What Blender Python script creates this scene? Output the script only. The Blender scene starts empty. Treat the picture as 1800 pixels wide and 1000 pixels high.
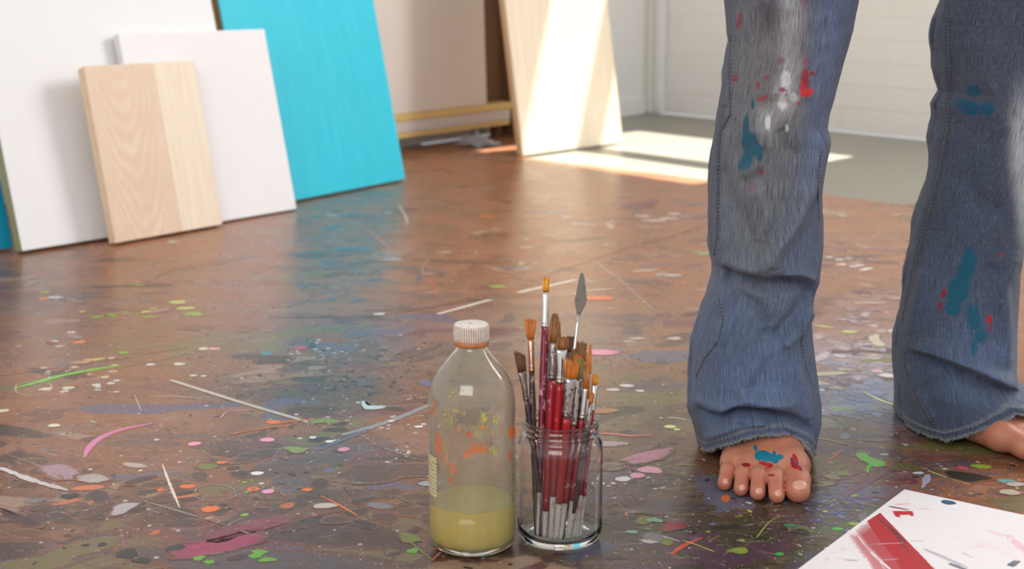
import bpy, bmesh, math, random
import numpy as np
from mathutils import Vector, Matrix

D = bpy.data
C = bpy.context.scene.collection
PI = math.pi
scn = bpy.context.scene

# ------------------------------------------------------------------ camera
CAM_H, PITCH, F = 0.6, math.radians(12), 2500.0
cd = D.cameras.new('camera'); cam = D.objects.new('camera', cd); C.objects.link(cam)
cam.location = (0, 0, CAM_H); cam.rotation_euler = (math.radians(90) - PITCH, 0, 0)
cd.lens = 50; cd.sensor_width = 36; cd.clip_start = 0.05; cd.clip_end = 100
cd.dof.use_dof = True; cd.dof.focus_distance = 1.72; cd.dof.aperture_fstop = 6.0
scn.camera = cam

# ------------------------------------------------------------------ light
w = D.worlds.new('world'); scn.world = w; w.use_nodes = True
bg = w.node_tree.nodes['Background']
bg.inputs['Color'].default_value = (0.93, 0.96, 1.0, 1); bg.inputs['Strength'].default_value = 0.82
AZ = math.radians(228); EL = math.radians(65)                # direction the sunlight travels
sun_dir = Vector((math.cos(AZ) * math.cos(EL), math.sin(AZ) * math.cos(EL), -math.sin(EL)))
sd = D.lights.new('sun', 'SUN'); sd.energy = 17.0; sd.angle = math.radians(0.6); sd.color = (1, 0.97, 0.9)
so = D.objects.new('sun', sd); C.objects.link(so); so.rotation_euler = sun_dir.to_track_quat('-Z', 'Y').to_euler()
def area(name, loc, target, sx, sy, e, col=(1, 1, 1)):
    a = D.lights.new(name, 'AREA'); a.shape = 'RECTANGLE'; a.size = sx; a.size_y = sy; a.energy = e; a.color = col
    o = D.objects.new(name, a); C.objects.link(o); o.location = loc
    o.rotation_euler = (Vector(target) - Vector(loc)).to_track_quat('-Z', 'Y').to_euler()
area('window_light_right', (2.9, 3.7, 1.7), (0.5, 1.8, 0.35), 2.0, 2.0, 115, (1, 0.985, 0.96))
area('fill_light_behind', (-1.2, -2.5, 2.6), (-0.2, 4.2, 0.3), 3.0, 1.6, 90, (1, 0.98, 0.96))  # added fill from behind the camera, not a known window
area('fill_light_far', (3.5, 4.3, 2.6), (0.1, 5.6, 0.5), 1.8, 1.8, 150, (1, 0.99, 0.97))  # extra fill lamp, added to brighten the far end of the room
vs = scn.view_settings
vs.view_transform = 'Standard'; vs.look = 'None'; vs.gamma = 1; vs.use_curve_mapping = False; vs.exposure = 0.2

# ------------------------------------------------------------------ picture <-> world
cP, sP = math.cos(PITCH), math.sin(PITCH)
def _ray(px, py):
    a = (px - 900) / F; b = (500 - py) / F
    return a, cP + b * sP, -sP + b * cP
def P(px, py, z=0.0):                       # world point on the horizontal plane z
    a, b, c = _ray(px, py); t = (z - CAM_H) / c
    return Vector((a * t, b * t, z))
def at(px, py, Y):                          # world point on the plane at depth Y
    a, b, c = _ray(px, py); t = Y / b
    return Vector((a * t, Y, CAM_H + c * t))
def proj(x, y, z):                          # numpy: world -> pixel
    zz = z - CAM_H
    d = y * cP - zz * sP; u = y * sP + zz * cP
    return 900 + F * x / d, 500 - F * u / d

# ------------------------------------------------------------------ helpers
def lin(c):
    c = np.asarray(c, float) / 255.0
    return np.where(c <= 0.04045, c / 12.92, ((c + 0.055) / 1.055) ** 2.4)
def L4(r, g, b, a=1.0):
    v = lin((r, g, b)); return (v[0], v[1], v[2], a)
def sm(a, b, x):
    t = np.clip((x - a) / (b - a), 0, 1); return t * t * (3 - 2 * t)
_nr = np.random.RandomState(7)
_K = [(_nr.normal(size=3), _nr.uniform(0, 6.28)) for _ in range(48)]
def nz(x, y, z, s, off=0, n=12):            # cheap smooth noise, about -1..1
    r = 0
    for i in range(n):
        k, p = _K[(i + off) % 48]
        r = r + np.sin((x * k[0] + y * k[1] + z * k[2]) * s + p)
    return r / math.sqrt(n) / 1.2

def link(name, me, mat=None, parent=None, smooth=True):
    o = D.objects.new(name, me); C.objects.link(o)
    for m in (mat if isinstance(mat, (list, tuple)) else [mat]):
        if m: me.materials.append(m)
    if smooth and len(me.polygons): me.polygons.foreach_set('use_smooth', [True] * len(me.polygons))
    if parent: o.parent = parent
    return o
def mesh(name, V, Fc, mat=None, parent=None, smooth=True):
    me = D.meshes.new(name); me.from_pydata([tuple(v) for v in V], [], [tuple(f) for f in Fc]); me.update()
    return link(name, me, mat, parent, smooth)
def nmesh(name, V, Q, mat=None, parent=None, smooth=True):   # numpy verts + quads
    me = D.meshes.new(name); V = np.asarray(V, np.float32); Q = np.asarray(Q, np.int32)
    me.vertices.add(len(V)); me.vertices.foreach_set('co', V.ravel())
    me.loops.add(Q.size); me.loops.foreach_set('vertex_index', Q.ravel())
    me.polygons.add(len(Q)); me.polygons.foreach_set('loop_start', np.arange(len(Q), dtype=np.int32) * Q.shape[1])
    me.update(calc_edges=True); me.validate()
    return link(name, me, mat, parent, smooth)
def attr(o, name, arr):
    a = o.data.attributes.new(name, 'FLOAT_COLOR', 'POINT'); arr = np.asarray(arr, np.float32)
    if arr.shape[1] == 3: arr = np.concatenate([arr, np.ones((len(arr), 1), np.float32)], 1)
    a.data.foreach_set('color', arr.ravel())
def bm_obj(name, bm, mat, parent=None, smooth=False):
    me = D.meshes.new(name); bmesh.ops.recalc_face_normals(bm, faces=bm.faces); bm.to_mesh(me); bm.free()
    return link(name, me, mat, parent, smooth)
def tag(o, label=None, cat=None, group=None, kind=None):
    if label: o['label'] = label
    if cat: o['category'] = cat
    if group: o['group'] = group
    if kind: o['kind'] = kind
    return o
def empty(name, loc, label, cat, group=None):
    o = D.objects.new(name, None); C.objects.link(o); o.location = loc; o.empty_display_size = 0.05
    return tag(o, label, cat, group)
def grid_quads(nu, nv, wrap=False):
    i = np.arange(nv - 1)[:, None]; j = np.arange(nu if wrap else nu - 1)[None, :]; j2 = (j + 1) % nu
    return np.stack([i * nu + j, i * nu + j2, (i + 1) * nu + j2, (i + 1) * nu + j], -1).reshape(-1, 4)
def lathe(prof, n=64):                      # [(r,z)] -> verts, quads
    a = np.linspace(0, 2 * PI, n, endpoint=False)
    V = np.concatenate([np.stack([r * np.cos(a), r * np.sin(a), np.full(n, z)], 1) for r, z in prof])
    return V, grid_quads(n, len(prof), True)
def tube(pts, rad, n=8, cap=True):
    pts = [Vector(p) for p in pts]; V = []; Fc = []
    rad = rad if hasattr(rad, '__len__') else [rad] * len(pts)
    for i, p in enumerate(pts):
        t = (pts[min(i + 1, len(pts) - 1)] - pts[max(i - 1, 0)]).normalized()
        a = t.cross(Vector((0, 0, 1)) if abs(t.z) < 0.9 else Vector((1, 0, 0))).normalized(); b = t.cross(a)
        for k in range(n):
            q = 2 * PI * k / n; V.append(p + (a * math.cos(q) + b * math.sin(q)) * rad[i])
    for i in range(len(pts) - 1):
        for k in range(n): Fc.append((i * n + k, i * n + (k + 1) % n, (i + 1) * n + (k + 1) % n, (i + 1) * n + k))
    if cap: Fc += [tuple(range(n))[::-1], tuple((len(pts) - 1) * n + k for k in range(n))]
    return V, Fc
def merge(parts):
    V = []; Fc = []
    for v, f in parts:
        o = len(V); V += [tuple(q) for q in v]; Fc += [tuple(int(i) + o for i in q) for q in f]
    return V, Fc

# ------------------------------------------------------------------ node helpers
class M:
    def __init__(s, name):
        s.m = D.materials.new(name); s.m.use_nodes = True; s.t = s.m.node_tree; s.N = s.t.nodes; s.b = s.N['Principled BSDF']
        s.out = s.N['Material Output']
    def put(s, sock, v):
        if isinstance(v, bpy.types.NodeSocket): s.t.links.new(v, sock)
        elif v is not None:
            if sock.type == 'RGBA' and len(v) == 3: v = (*v, 1)
            sock.default_value = v
    def set(s, **k):
        for n, v in k.items(): s.put(s.b.inputs[n.replace('_', ' ')], v)
        return s
    def n(s, typ, ins=None, **props):
        x = s.N.new('ShaderNode' + typ)
        for k, v in props.items(): setattr(x, k, v)
        for k, v in (ins or {}).items(): s.put(x.inputs[k], v)
        return x
    def math(s, op, a, b=0.5, clamp=False):
        return s.n('Math', {0: a, 1: b}, operation=op, use_clamp=clamp).outputs[0]
    def obj(s): return s.n('TexCoord').outputs['Object']
    def scale(s, v, sc, loc=(0, 0, 0), rot=(0, 0, 0)):
        return s.n('Mapping', {'Vector': v, 'Scale': sc, 'Location': loc, 'Rotation': rot}).outputs[0]
    def noise(s, v, scale, detail=3, rough=0.5, dist=0):
        return s.n('TexNoise', {'Vector': v, 'Scale': scale, 'Detail': detail, 'Roughness': rough, 'Distortion': dist}).outputs['Fac']
    def ramp(s, f, a, b, lo=0.0, hi=1.0):
        return s.n('MapRange', {'Value': f, 'From Min': a, 'From Max': b, 'To Min': lo, 'To Max': hi}).outputs['Result']
    def mix(s, f, a, b, mode='MIX'):
        x = s.N.new('ShaderNodeMix'); x.data_type = 'RGBA'; x.blend_type = mode
        s.put(x.inputs[0], f); s.put(x.inputs[6], a); s.put(x.inputs[7], b); return x.outputs[2]
    def at(s, name):
        return s.n('Attribute', attribute_name=name)
    def bump(s, h, strength=0.3, dist=0.001):
        s.t.links.new(s.n('Bump', {'Height': h, 'Strength': strength, 'Distance': dist}).outputs[0], s.b.inputs['Normal']); return s
    def paint_mask(s, vec, scale=260, stretch=(1, 1, 1), sharp=9.0, detail=4):
        a = s.at('paint'); v_ = s.scale(vec, stretch); A = a.outputs['Alpha']
        n_ = s.math('ADD', s.math('MULTIPLY', s.noise(v_, scale, detail, 0.7), .55), s.math('MULTIPLY', s.noise(v_, scale * .22, 3, .6), .45))
        n_ = s.ramp(n_, .3, .7, .12, .88)
        v = s.math('SUBTRACT', s.math('MULTIPLY', A, 1.3), n_)
        return a.outputs['Color'], s.math('MULTIPLY', s.math('MULTIPLY', v, sharp, True), s.ramp(A, .35, .85, .35, 1.0))
def simple(name, rgb, rough=0.5, metal=0.0, var=0.08, scale=30, bump=0.0, **k):
    m = M(name); v = m.obj(); n_ = m.noise(v, scale, 4)
    c = lin(rgb); lo = tuple(c * (1 - var)); hi = tuple(np.clip(c * (1 + var), 0, 1))
    m.set(Base_Color=m.mix(n_, (*lo, 1), (*hi, 1)), Roughness=rough, Metallic=metal, **k)
    if bump: m.bump(m.noise(v, scale * 8, 3), bump)
    return m.m

# ================================================================== SETTING
corner = Vector((0.65, 6.80, 0)); aL = math.radians(54.5); aB = math.radians(-52.3)
uL = Vector((math.cos(aL), math.sin(aL), 0)); uB = Vector((math.cos(aB), math.sin(aB), 0))
nL = Vector((uL.y, -uL.x, 0)); nB = Vector((uB.y, -uB.x, 0))   # both point into the room
if nL.dot(Vector((1, 0, 0))) < 0: nL = -nL
if nB.dot(Vector((0, -1, 0))) < 0: nB = -nB

def box_uvw(o, U, V_, W, u0, u1, v0, v1, w0, w1, bm=None):
    bm = bm or bmesh.new(); vs_ = []
    for w_ in (w0, w1):
        for v in (v0, v1):
            for u in (u0, u1): vs_.append(bm.verts.new(o + U * u + V_ * v + W * w_))
    for f in ((0, 1, 3, 2), (4, 6, 7, 5), (0, 4, 5, 1), (2, 3, 7, 6), (0, 2, 6, 4), (1, 5, 7, 3)):
        bm.faces.new([vs_[i] for i in f])
    return bm
Z = Vector((0, 0, 1)); O = Vector((0, 0, 0))

m = M('painted_board_wall'); v = m.obj()
m.set(Base_Color=m.mix(m.noise(v, 6), L4(232, 231, 229), L4(240, 239, 237)), Roughness=0.55)
wall_white = m.m
m = M('painted_brick'); v = m.n('TexCoord').outputs['UV']
br = m.n('TexBrick', {'Vector': v, 'Scale': 1.0, 'Mortar Size': 0.006, 'Mortar Smooth': 0.6, 'Brick Width': 0.46, 'Row Height': 0.092,
         'Color1': L4(238, 235, 231), 'Color2': L4(236, 233, 229), 'Mortar': L4(233, 230, 226)})
h = m.math('ADD', m.math('MULTIPLY', br.outputs['Fac'], -1.0), m.math('MULTIPLY', m.noise(v, 18, 4), 1.2))
m.set(Base_Color=br.outputs['Color'], Roughness=0.5).bump(h, 0.35, 0.004)
brick = m.m

bm = box_uvw(corner, uL, nL, Z, -9.5, 0, -0.12, 0, 0, 4.9); tag(bm_obj('wall_left', bm, wall_white), kind='structure')
bm = box_uvw(corner, uL, nL, Z, -9.5, -0.02, 0.0, 0.012, 0, 0.07); tag(bm_obj('baseboard_left', bm, wall_white), kind='structure')
# back wall with a tall multi-pane window opening above the picture
WU0, WU1, WZ0, WZ1 = 0.47, 1.66, 1.40, 4.5
bm = bmesh.new()
for (u0, u1, z0, z1) in ((0, WU0, 0, 4.9), (WU1, 2.4, 0, 4.9), (WU0, WU1, 0, WZ0), (WU0, WU1, WZ1, 4.9), (2.4, 7.0, 0, 4.9)):
    box_uvw(corner, uB, nB, Z, u0, u1, -0.10, 0, z0, z1, bm)
uvl = bm.loops.layers.uv.new('UVMap')
for f in bm.faces:
    for l in f.loops:
        q = l.vert.co - corner; l[uvl].uv = (q.dot(uB), q.z)
tag(bm_obj('wall_back', bm, brick), kind='structure')
bm = bmesh.new()
for z0, z1 in ((1.40, 1.43), (2.72, 2.92), (3.70, 3.77), (3.81, 3.85), (3.885, 3.97), (4.0, 4.15), (4.19, 4.30), (4.36, 4.5)):
    box_uvw(corner, uB, nB, Z, WU0, WU1, -0.08, -0.03, z0, z1, bm)
for u0, u1 in ((WU0, WU0 + .03), (WU1 - .03, WU1)):
    box_uvw(corner, uB, nB, Z, u0, u1, -0.085, -0.025, WZ0, WZ1, bm)
tag(bm_obj('window_1', bm, simple('window_frame_paint', (225, 224, 220), 0.4)), kind='structure')
# corner trim: a square boxed post and a round-edged batten
tcx = simple('trim_paint', (226, 224, 214), 0.45, var=0.02)
bm = box_uvw(corner, uB, nB, Z, -0.02, 0.055, -0.02, 0.05, 0, 4.9); tag(bm_obj('trim_1', bm, tcx), kind='structure')
bm = box_uvw(corner, uB, nB, Z, 0.055, 0.115, 0.0, 0.028, 0, 4.9)
bmesh.ops.bevel(bm, geom=bm.edges[:], offset=0.008, segments=2, affect='EDGES')
tag(bm_obj('trim_2', bm, simple('batten_paint', (236, 235, 234), 0.4, var=0.02)), kind='structure')
# ceiling
me = [corner + uL * 0.2 + uB * -0.1, corner + uB * 7, corner + uB * 7 - uL * 9.5, corner - uL * 9.5]
bm = bmesh.new(); vs_ = [bm.verts.new((p.x, p.y, z)) for z in (4.9, 5.0) for p in me]
for f in ((0, 1, 2, 3), (7, 6, 5, 4), (0, 4, 5, 1), (1, 5, 6, 2), (2, 6, 7, 3), (3, 7, 4, 0)): bm.faces.new([vs_[i] for i in f])
tag(bm_obj('ceiling', bm, wall_white), kind='structure')

# concrete slab
m = M('grey_concrete'); v = m.obj()
c = m.mix(m.noise(v, 2.2, 5), L4(118, 116, 104), L4(142, 139, 126)); c = m.mix(m.ramp(m.noise(v, 60, 3), .55, .75, 0, .25), c, L4(92, 92, 82))
m.set(Base_Color=c, Roughness=0.32, Specular_IOR_Level=0.5); concrete = m.m
me = [corner + uB * 7, corner, corner - uL * 9.5, corner - uL * 9.5 + uB * 7]
slab = mesh('floor', [(p.x, p.y, -0.004) for p in me] + [(p.x, p.y, -0.08) for p in me],
            [(3, 2, 1, 0), (4, 5, 6, 7), (0, 1, 5, 4), (1, 2, 6, 5), (2, 3, 7, 6), (3, 0, 4, 7)], concrete, smooth=False)
tag(slab, kind='structure')

# ------------------------------------------------------------------ painted hardboard floor
BASE = lin((160, 102, 62))
TINT = [(900, 1010, 1300, 130, (70, 42, 24), .9), (600, 430, 110, 110, (84, 104, 112), .42), (640, 600, 240, 55, (92, 88, 116), .72), (560, 690, 280, 38, (56, 46, 52), .8),  # teal patch: real teal marks plus a painted reflection of the turquoise canvas
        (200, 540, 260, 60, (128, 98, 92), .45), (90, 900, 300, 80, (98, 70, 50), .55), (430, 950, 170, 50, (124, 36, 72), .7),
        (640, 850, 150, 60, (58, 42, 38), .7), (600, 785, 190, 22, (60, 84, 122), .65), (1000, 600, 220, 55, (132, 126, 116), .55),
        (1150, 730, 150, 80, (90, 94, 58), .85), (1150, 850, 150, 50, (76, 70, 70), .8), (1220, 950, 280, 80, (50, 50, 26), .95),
        (1500, 705, 110, 50, (104, 130, 164), 1), (1505, 630, 100, 40, (184, 178, 192), .9), (1500, 560, 120, 34, (160, 134, 138), .6),  # bluish and pale patches between the legs: window sheen painted into the tint
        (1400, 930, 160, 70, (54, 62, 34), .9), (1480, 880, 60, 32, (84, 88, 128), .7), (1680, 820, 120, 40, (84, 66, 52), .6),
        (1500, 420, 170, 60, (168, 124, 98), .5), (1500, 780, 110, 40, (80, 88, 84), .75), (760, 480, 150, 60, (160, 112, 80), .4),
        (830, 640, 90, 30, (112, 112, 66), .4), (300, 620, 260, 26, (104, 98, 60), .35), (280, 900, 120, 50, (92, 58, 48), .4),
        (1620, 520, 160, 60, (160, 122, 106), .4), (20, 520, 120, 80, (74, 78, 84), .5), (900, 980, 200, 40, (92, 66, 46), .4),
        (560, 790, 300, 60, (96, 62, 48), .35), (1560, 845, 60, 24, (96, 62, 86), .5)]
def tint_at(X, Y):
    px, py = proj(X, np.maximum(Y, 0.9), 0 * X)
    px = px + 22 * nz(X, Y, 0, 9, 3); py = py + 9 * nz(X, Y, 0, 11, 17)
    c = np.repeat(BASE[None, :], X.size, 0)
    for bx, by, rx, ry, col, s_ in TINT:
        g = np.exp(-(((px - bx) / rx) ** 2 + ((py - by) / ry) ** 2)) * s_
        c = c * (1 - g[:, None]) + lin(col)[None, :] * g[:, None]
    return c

rnd = random.Random(11)
class Splats:
    """paint marks as thin polygons lying on a plane; kept in ONE mesh with the surface they stain"""
    def __init__(s, z0, dz=5e-8): s.V = []; s.F = []; s.A = []; s.z = z0; s.dz = dz; s.lim = False
    def off(s, x, y):                        # past the far edge of the hardboard
        return s.lim and (x - 0.01) * .689 + (y - 5.006) * .724 > -.03
    def poly(s, pts, col, a=1.0, mid=None, am=None, rag=None):
        if s.off(pts[0][0], pts[0][1]): return
        rag = (.10 if a < .93 else .70) if rag is None else rag
        s.z += s.dz; n = len(pts); b = len(s.V); c = lin(col)
        cx = sum(p[0] for p in pts) / n; cy = sum(p[1] for p in pts) / n
        if mid: cx, cy = mid
        s.V.append((cx, cy, s.z)); s.A.append((*c, am if am is not None else a))
        for k in (0.72, 1.0):
            for p in pts:
                s.V.append((cx + (p[0] - cx) * k, cy + (p[1] - cy) * k, s.z)); s.A.append((*c, (am if am is not None else a) if k < 1 else a * rag))
        for i in range(n):
            j = (i + 1) % n
            s.F.append((b, b + 1 + i, b + 1 + j)); s.F.append((b + 1 + i, b + 1 + n + i, b + 1 + n + j, b + 1 + j))
    def blob(s, x, y, r, col, a=1.0, asp=1.0, ang=0.0, rough=0.12, n=None):
        n = n or (10 if r < .004 else 22); ph = [rnd.uniform(0, 6.28) for _ in range(3)]; pts = []
        for i in range(n):
            q = 2 * PI * i / n
            rr = r * (1 + rough * (math.sin(2 * q + ph[0]) + .7 * math.sin(3 * q + ph[1]) + .5 * math.sin(5 * q + ph[2])) * .6)
            u, v_ = rr * math.cos(q) * asp, rr * math.sin(q)
            pts.append((x + u * math.cos(ang) - v_ * math.sin(ang), y + u * math.sin(ang) + v_ * math.cos(ang)))
        s.poly(pts, col, a, rag=(.08 if r > .009 and a < .93 else .8))
    def stroke(s, pts, w, col, a=1.0, a_end=None, taper=0.3, wob=0.1):
        """ribbon along pts (metres)"""
        if s.off(pts[0][0], pts[0][1]): return
        if len(pts) > 2:                     # round the corners
            q = [Vector((p[0], p[1])) for p in pts]; q = [q[0] * 2 - q[1]] + q + [q[-1] * 2 - q[-2]]; out = []
            for i in range(1, len(q) - 2):
                for k in range(6):
                    t = k / 6; out.append(.5 * ((2 * q[i]) + (q[i + 1] - q[i - 1]) * t + (2 * q[i - 1] - 5 * q[i] + 4 * q[i + 1] - q[i + 2]) * t * t + (3 * q[i] - q[i - 1] - 3 * q[i + 1] + q[i + 2]) * t ** 3))
            pts = [(p.x, p.y) for p in out + [q[-2]]]
        s.z += s.dz; c = lin(col); P_ = [Vector((p[0], p[1])) for p in pts]
        # resample
        L = [0]
        for i in range(1, len(P_)): L.append(L[-1] + (P_[i] - P_[i - 1]).length)
        n = max(4, min(60, int(L[-1] / max(w * .6, .004)))); R = []
        for k in range(n + 1):
            d = L[-1] * k / n; i = 1
            while i < len(L) - 1 and L[i] < d: i += 1
            t = (d - L[i - 1]) / max(1e-6, L[i] - L[i - 1]); R.append(P_[i - 1].lerp(P_[i], t))
        b = len(s.V); a_end = a if a_end is None else a_end
        for k, q in enumerate(R):
            t = (R[min(k + 1, n)] - R[max(k - 1, 0)]).normalized(); nn = Vector((-t.y, t.x)); f = k / n
            ww = w / 2 * (1 - taper * abs(2 * f - 1) ** 3) * (1 + wob * rnd.uniform(-1, 1)); aa = a * (1 - f) + a_end * f
            for j, kk in enumerate((-1, -.6, .6, 1)):
                e = q + nn * ww * kk; s.V.append((e.x, e.y, s.z)); s.A.append((*c, aa * ((.2 if a < .93 else .7) if j in (0, 3) else 1)))
        for k in range(n):
            for j in range(3): s.F.append((b + k * 4 + j, b + k * 4 + j + 1, b + k * 4 + j + 5, b + k * 4 + j + 4))

S = Splats(0.00003); S.lim = True
def fl(px, py): q = P(px, py); return (q.x, q.y)
def mpp(px, py): return (P(px + 1, py) - P(px, py)).length        # metres per horizontal pixel on the floor
def dot(px, py, rpx, col, a=1.0, asp=1.0, ang=0.0, rough=.12):
    x, y = fl(px, py); S.blob(x, y, rpx * mpp(px, py), col, a, asp, ang, rough)
def st(pts, wpx, col, a=1.0, a_end=None, taper=.3, wob=.12):
    mid = pts[len(pts) // 2]; S.stroke([fl(*p) for p in pts], wpx * mpp(*mid), col, a, a_end, taper, wob)
def sp(pts, col, a=1.0):
    q = [Vector(fl(*p)) for p in pts]; n = len(q); out = []; e = sum((q[i] - q[i - 1]).length for i in range(n)) / n
    for i in range(n):
        for k in range(6):
            t = k / 6; p0_, p1_, p2_, p3_ = q[i - 1], q[i], q[(i + 1) % n], q[(i + 2) % n]
            c_ = .5 * (2 * p1_ + (p2_ - p0_) * t + (2 * p0_ - 5 * p1_ + 4 * p2_ - p3_) * t * t + (3 * p1_ - p0_ - 3 * p2_ + p3_) * t ** 3)
            out.append((c_.x + rnd.uniform(-.05, .05) * e, c_.y + rnd.uniform(-.05, .05) * e))
    S.poly(out, col, a)
def in_floor(x, y):
    return True
W_, PK, OR, LG, TL, BK, MG, YG, CR, BL, PU = (214, 210, 204), (226, 150, 178), (226, 108, 34), (116, 178, 44), (70, 140, 148), (34, 30, 32), (130, 36, 70), (178, 182, 84), (206, 192, 158), (84, 108, 150), (92, 58, 88)
DKP = (64, 38, 42)
# faint wide smears first (random, worn)
for i in range(420):
    px = rnd.uniform(-60, 1860); py = 300 + 720 * rnd.random() ** .8
    col = rnd.choice([(130, 84, 54), (84, 56, 42), (78, 70, 76), (160, 132, 112), (112, 104, 60), (104, 52, 64), (146, 104, 74), (88, 88, 116), (58, 40, 36), (60, 44, 42)])
    if px > 1000 and py > 620: col = rnd.choice([(58, 56, 34), (84, 92, 54), (92, 98, 120), (80, 54, 54), (104, 110, 60), (60, 70, 96), (44, 40, 30), (80, 50, 66)])
    a = rnd.uniform(-.6, .6); x, y = fl(px, py); r = rnd.uniform(.012, .05)
    S.blob(x, y, r, col, rnd.uniform(.40, .70), rnd.uniform(1.2, 3.5), a + rnd.choice([0, 0, .9]), .5)
# scratches, hairlines
for i in range(1300):
    px = rnd.uniform(-40, 1840); py = 330 + 680 * rnd.random() ** .7; x, y = fl(px, py)
    a = rnd.choice([.35, -.25, 2.4, .9, .1]) + rnd.uniform(-.35, .35); l = rnd.uniform(.006, .13) * rnd.random() ** 1.2
    col = rnd.choice([(58, 42, 36), (58, 42, 36), (70, 60, 66), (188, 178, 168), (170, 150, 130), (150, 158, 100), (160, 110, 120)])
    S.stroke([(x, y), (x + l * .5 * math.cos(a), y + l * .5 * math.sin(a) + rnd.uniform(-.004, .004)), (x + l * math.cos(a), y + l * math.sin(a))],
             rnd.uniform(.0005, .0016), col, rnd.uniform(.4, .8), rnd.uniform(.3, .6), .9)
def scatter(n, cx, cy, sx, sy, cols, r0, r1, a0=.6, a1=1.0, asp=1.0):
    for _ in range(n):
        px = rnd.gauss(cx, sx); py = rnd.gauss(cy, sy)
        if py < 300 or py > 1030: continue
        r = r0 + (r1 - r0) * rnd.random() ** 2.6
        dot(px, py, r, rnd.choice(cols), rnd.uniform(a0, a1), rnd.uniform(1, asp), rnd.uniform(0, 3))
ALL = [W_, W_, (180, 170, 160), PK, OR, LG, BK, BK, DKP, DKP, MG, YG, CR, BL]
scatter(1600, 900, 740, 620, 180, ALL, .4, 3.4)
scatter(420, 350, 800, 300, 130, [BK, DKP, (60, 44, 36), W_, (170, 160, 150)], .5, 5)
scatter(420, 640, 660, 160, 30, [(40, 36, 42), (52, 46, 54), (44, 40, 36), (80, 76, 86)], .8, 5, .7, 1, 2.5)     # dark spatter
scatter(160, 1120, 640, 90, 20, [(60, 52, 52), (74, 66, 60)], .6, 3, .7, 1, 2)
scatter(60, 570, 615, 60, 10, [W_, (216, 214, 220)], 1.2, 4)
scatter(90, 500, 870, 420, 70, [(150, 44, 84), (36, 32, 34), (70, 40, 46), (100, 120, 50), (84, 100, 140), (206, 110, 50), (196, 188, 180), (46, 38, 38), (120, 130, 140)], 3, 20, .5, .85, 2.5)
scatter(60, 1250, 900, 260, 60, [(60, 80, 40), (90, 100, 150), (40, 40, 34), (110, 120, 50), (96, 44, 60), (120, 116, 124)], 3, 20, .5, .8, 2.5)
scatter(140, 420, 900, 430, 60, [(36, 28, 26), (52, 34, 30), (40, 36, 40), (60, 30, 36), (44, 34, 24)], 3, 26, .5, .8, 2.5)
scatter(50, 110, 640, 90, 26, [W_, CR], 1.2, 9, .5, .95)
scatter(60, 640, 745, 60, 14, [W_, (200, 190, 210)], 1, 6)
scatter(40, 700, 800, 30, 8, [W_], 1, 5)
scatter(34, 130, 436, 46, 5, [W_, W_, (230, 200, 210)], 1.2, 3.6)
scatter(200, 1450, 880, 130, 60, [YG, (200, 204, 120), (90, 110, 60), (50, 60, 40), BL, (112, 100, 140)], .5, 6, .4, .9, 2.5)
scatter(120, 1480, 900, 50, 20, [(96, 104, 160), (110, 120, 170)], .8, 6, .4, .7, 3)
scatter(180, 1640, 830, 120, 30, [YG, DKP, W_, (150, 60, 80), (60, 50, 40), (120, 60, 60)], .6, 6, .4, .9, 2)
scatter(220, 1150, 880, 110, 50, [BK, (70, 64, 66), W_, (120, 116, 124), (50, 46, 42)], .6, 5, .5, .9, 2)
scatter(110, 1520, 620, 70, 40, [(210, 206, 214), (180, 176, 190), (190, 200, 150), (150, 150, 170)], 2, 16, .4, .62, 4)
scatter(160, 1510, 710, 70, 36, [(120, 140, 170), (90, 110, 140), (110, 130, 120), (80, 90, 110)], 2, 14, .4, .62, 4)
scatter(140, 1500, 450, 90, 60, [(190, 170, 160), (150, 110, 100), (120, 100, 120), (170, 140, 120)], 2, 14, .4, .62, 4)
scatter(130, 1000, 420, 150, 60, [(170, 160, 156), (120, 100, 96), (190, 176, 160)], 2, 14, .4, .62, 4)
scatter(90, 600, 440, 60, 50, [(40, 90, 120), (50, 100, 120), (60, 60, 80)], 2, 18, .4, .62, 4)
scatter(80, 330, 530, 200, 40, [(150, 130, 130), (110, 90, 90), (180, 150, 160)], 2, 12, .4, .62, 4)
# long worn marks traced from the picture
st([(300, 668), (420, 706), (552, 745)], 13, (196, 190, 178), .8, .66, .2, .05)
st([(545, 735), (620, 757), (680, 790), (820, 830)], 4, (160, 164, 170), .5, .4)
st([(770, 552), (900, 517), (1012, 492)], 10, (222, 216, 206), .95, .95, .2, .06)
st([(1040, 455), (1100, 500), (1150, 545), (1190, 553)], 4, (196, 188, 184), .6, .5)
st([(640, 560), (780, 535), (900, 512), (1000, 470), (1250, 395)], 3, (90, 56, 40), .55, .6)
st([(470, 558), (640, 556), (760, 540), (850, 525)], 6, (70, 60, 52), .5, .62)
st([(1080, 440), (1180, 415), (1240, 395)], 3, (140, 76, 44), .8, .8)
st([(0, 660), (200, 632), (330, 610)], 5, (150, 150, 150), .45, .3)
st([(25, 683), (110, 660), (175, 648), (215, 642)], 15, (112, 190, 40), .95, .95, .8)
st([(140, 660), (240, 640), (330, 622), (440, 592)], 5, (150, 160, 70), .6, .35)
st([(148, 805), (158, 785), (180, 768), (215, 755), (280, 742)], 15, (214, 120, 170), .95, .6, .95, .04)
st([(285, 815), (298, 850), (316, 893)], 5, (216, 206, 190), .95, .95, .8, .3)
st([(0, 822), (60, 845), (120, 862)], 18, (206, 204, 206), .85, .6, .5, .4)
sp([(60, 820), (120, 815), (150, 838), (95, 845)], (170, 150, 170), .55)
sp([(130, 835), (170, 832), (200, 842), (170, 850), (135, 846)], (190, 186, 186), .55)
st([(120, 845), (60, 815), (12, 800)], 3, (190, 170, 190), .5)
st([(70, 788), (190, 812)], 2, (190, 180, 170), .6)
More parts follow.
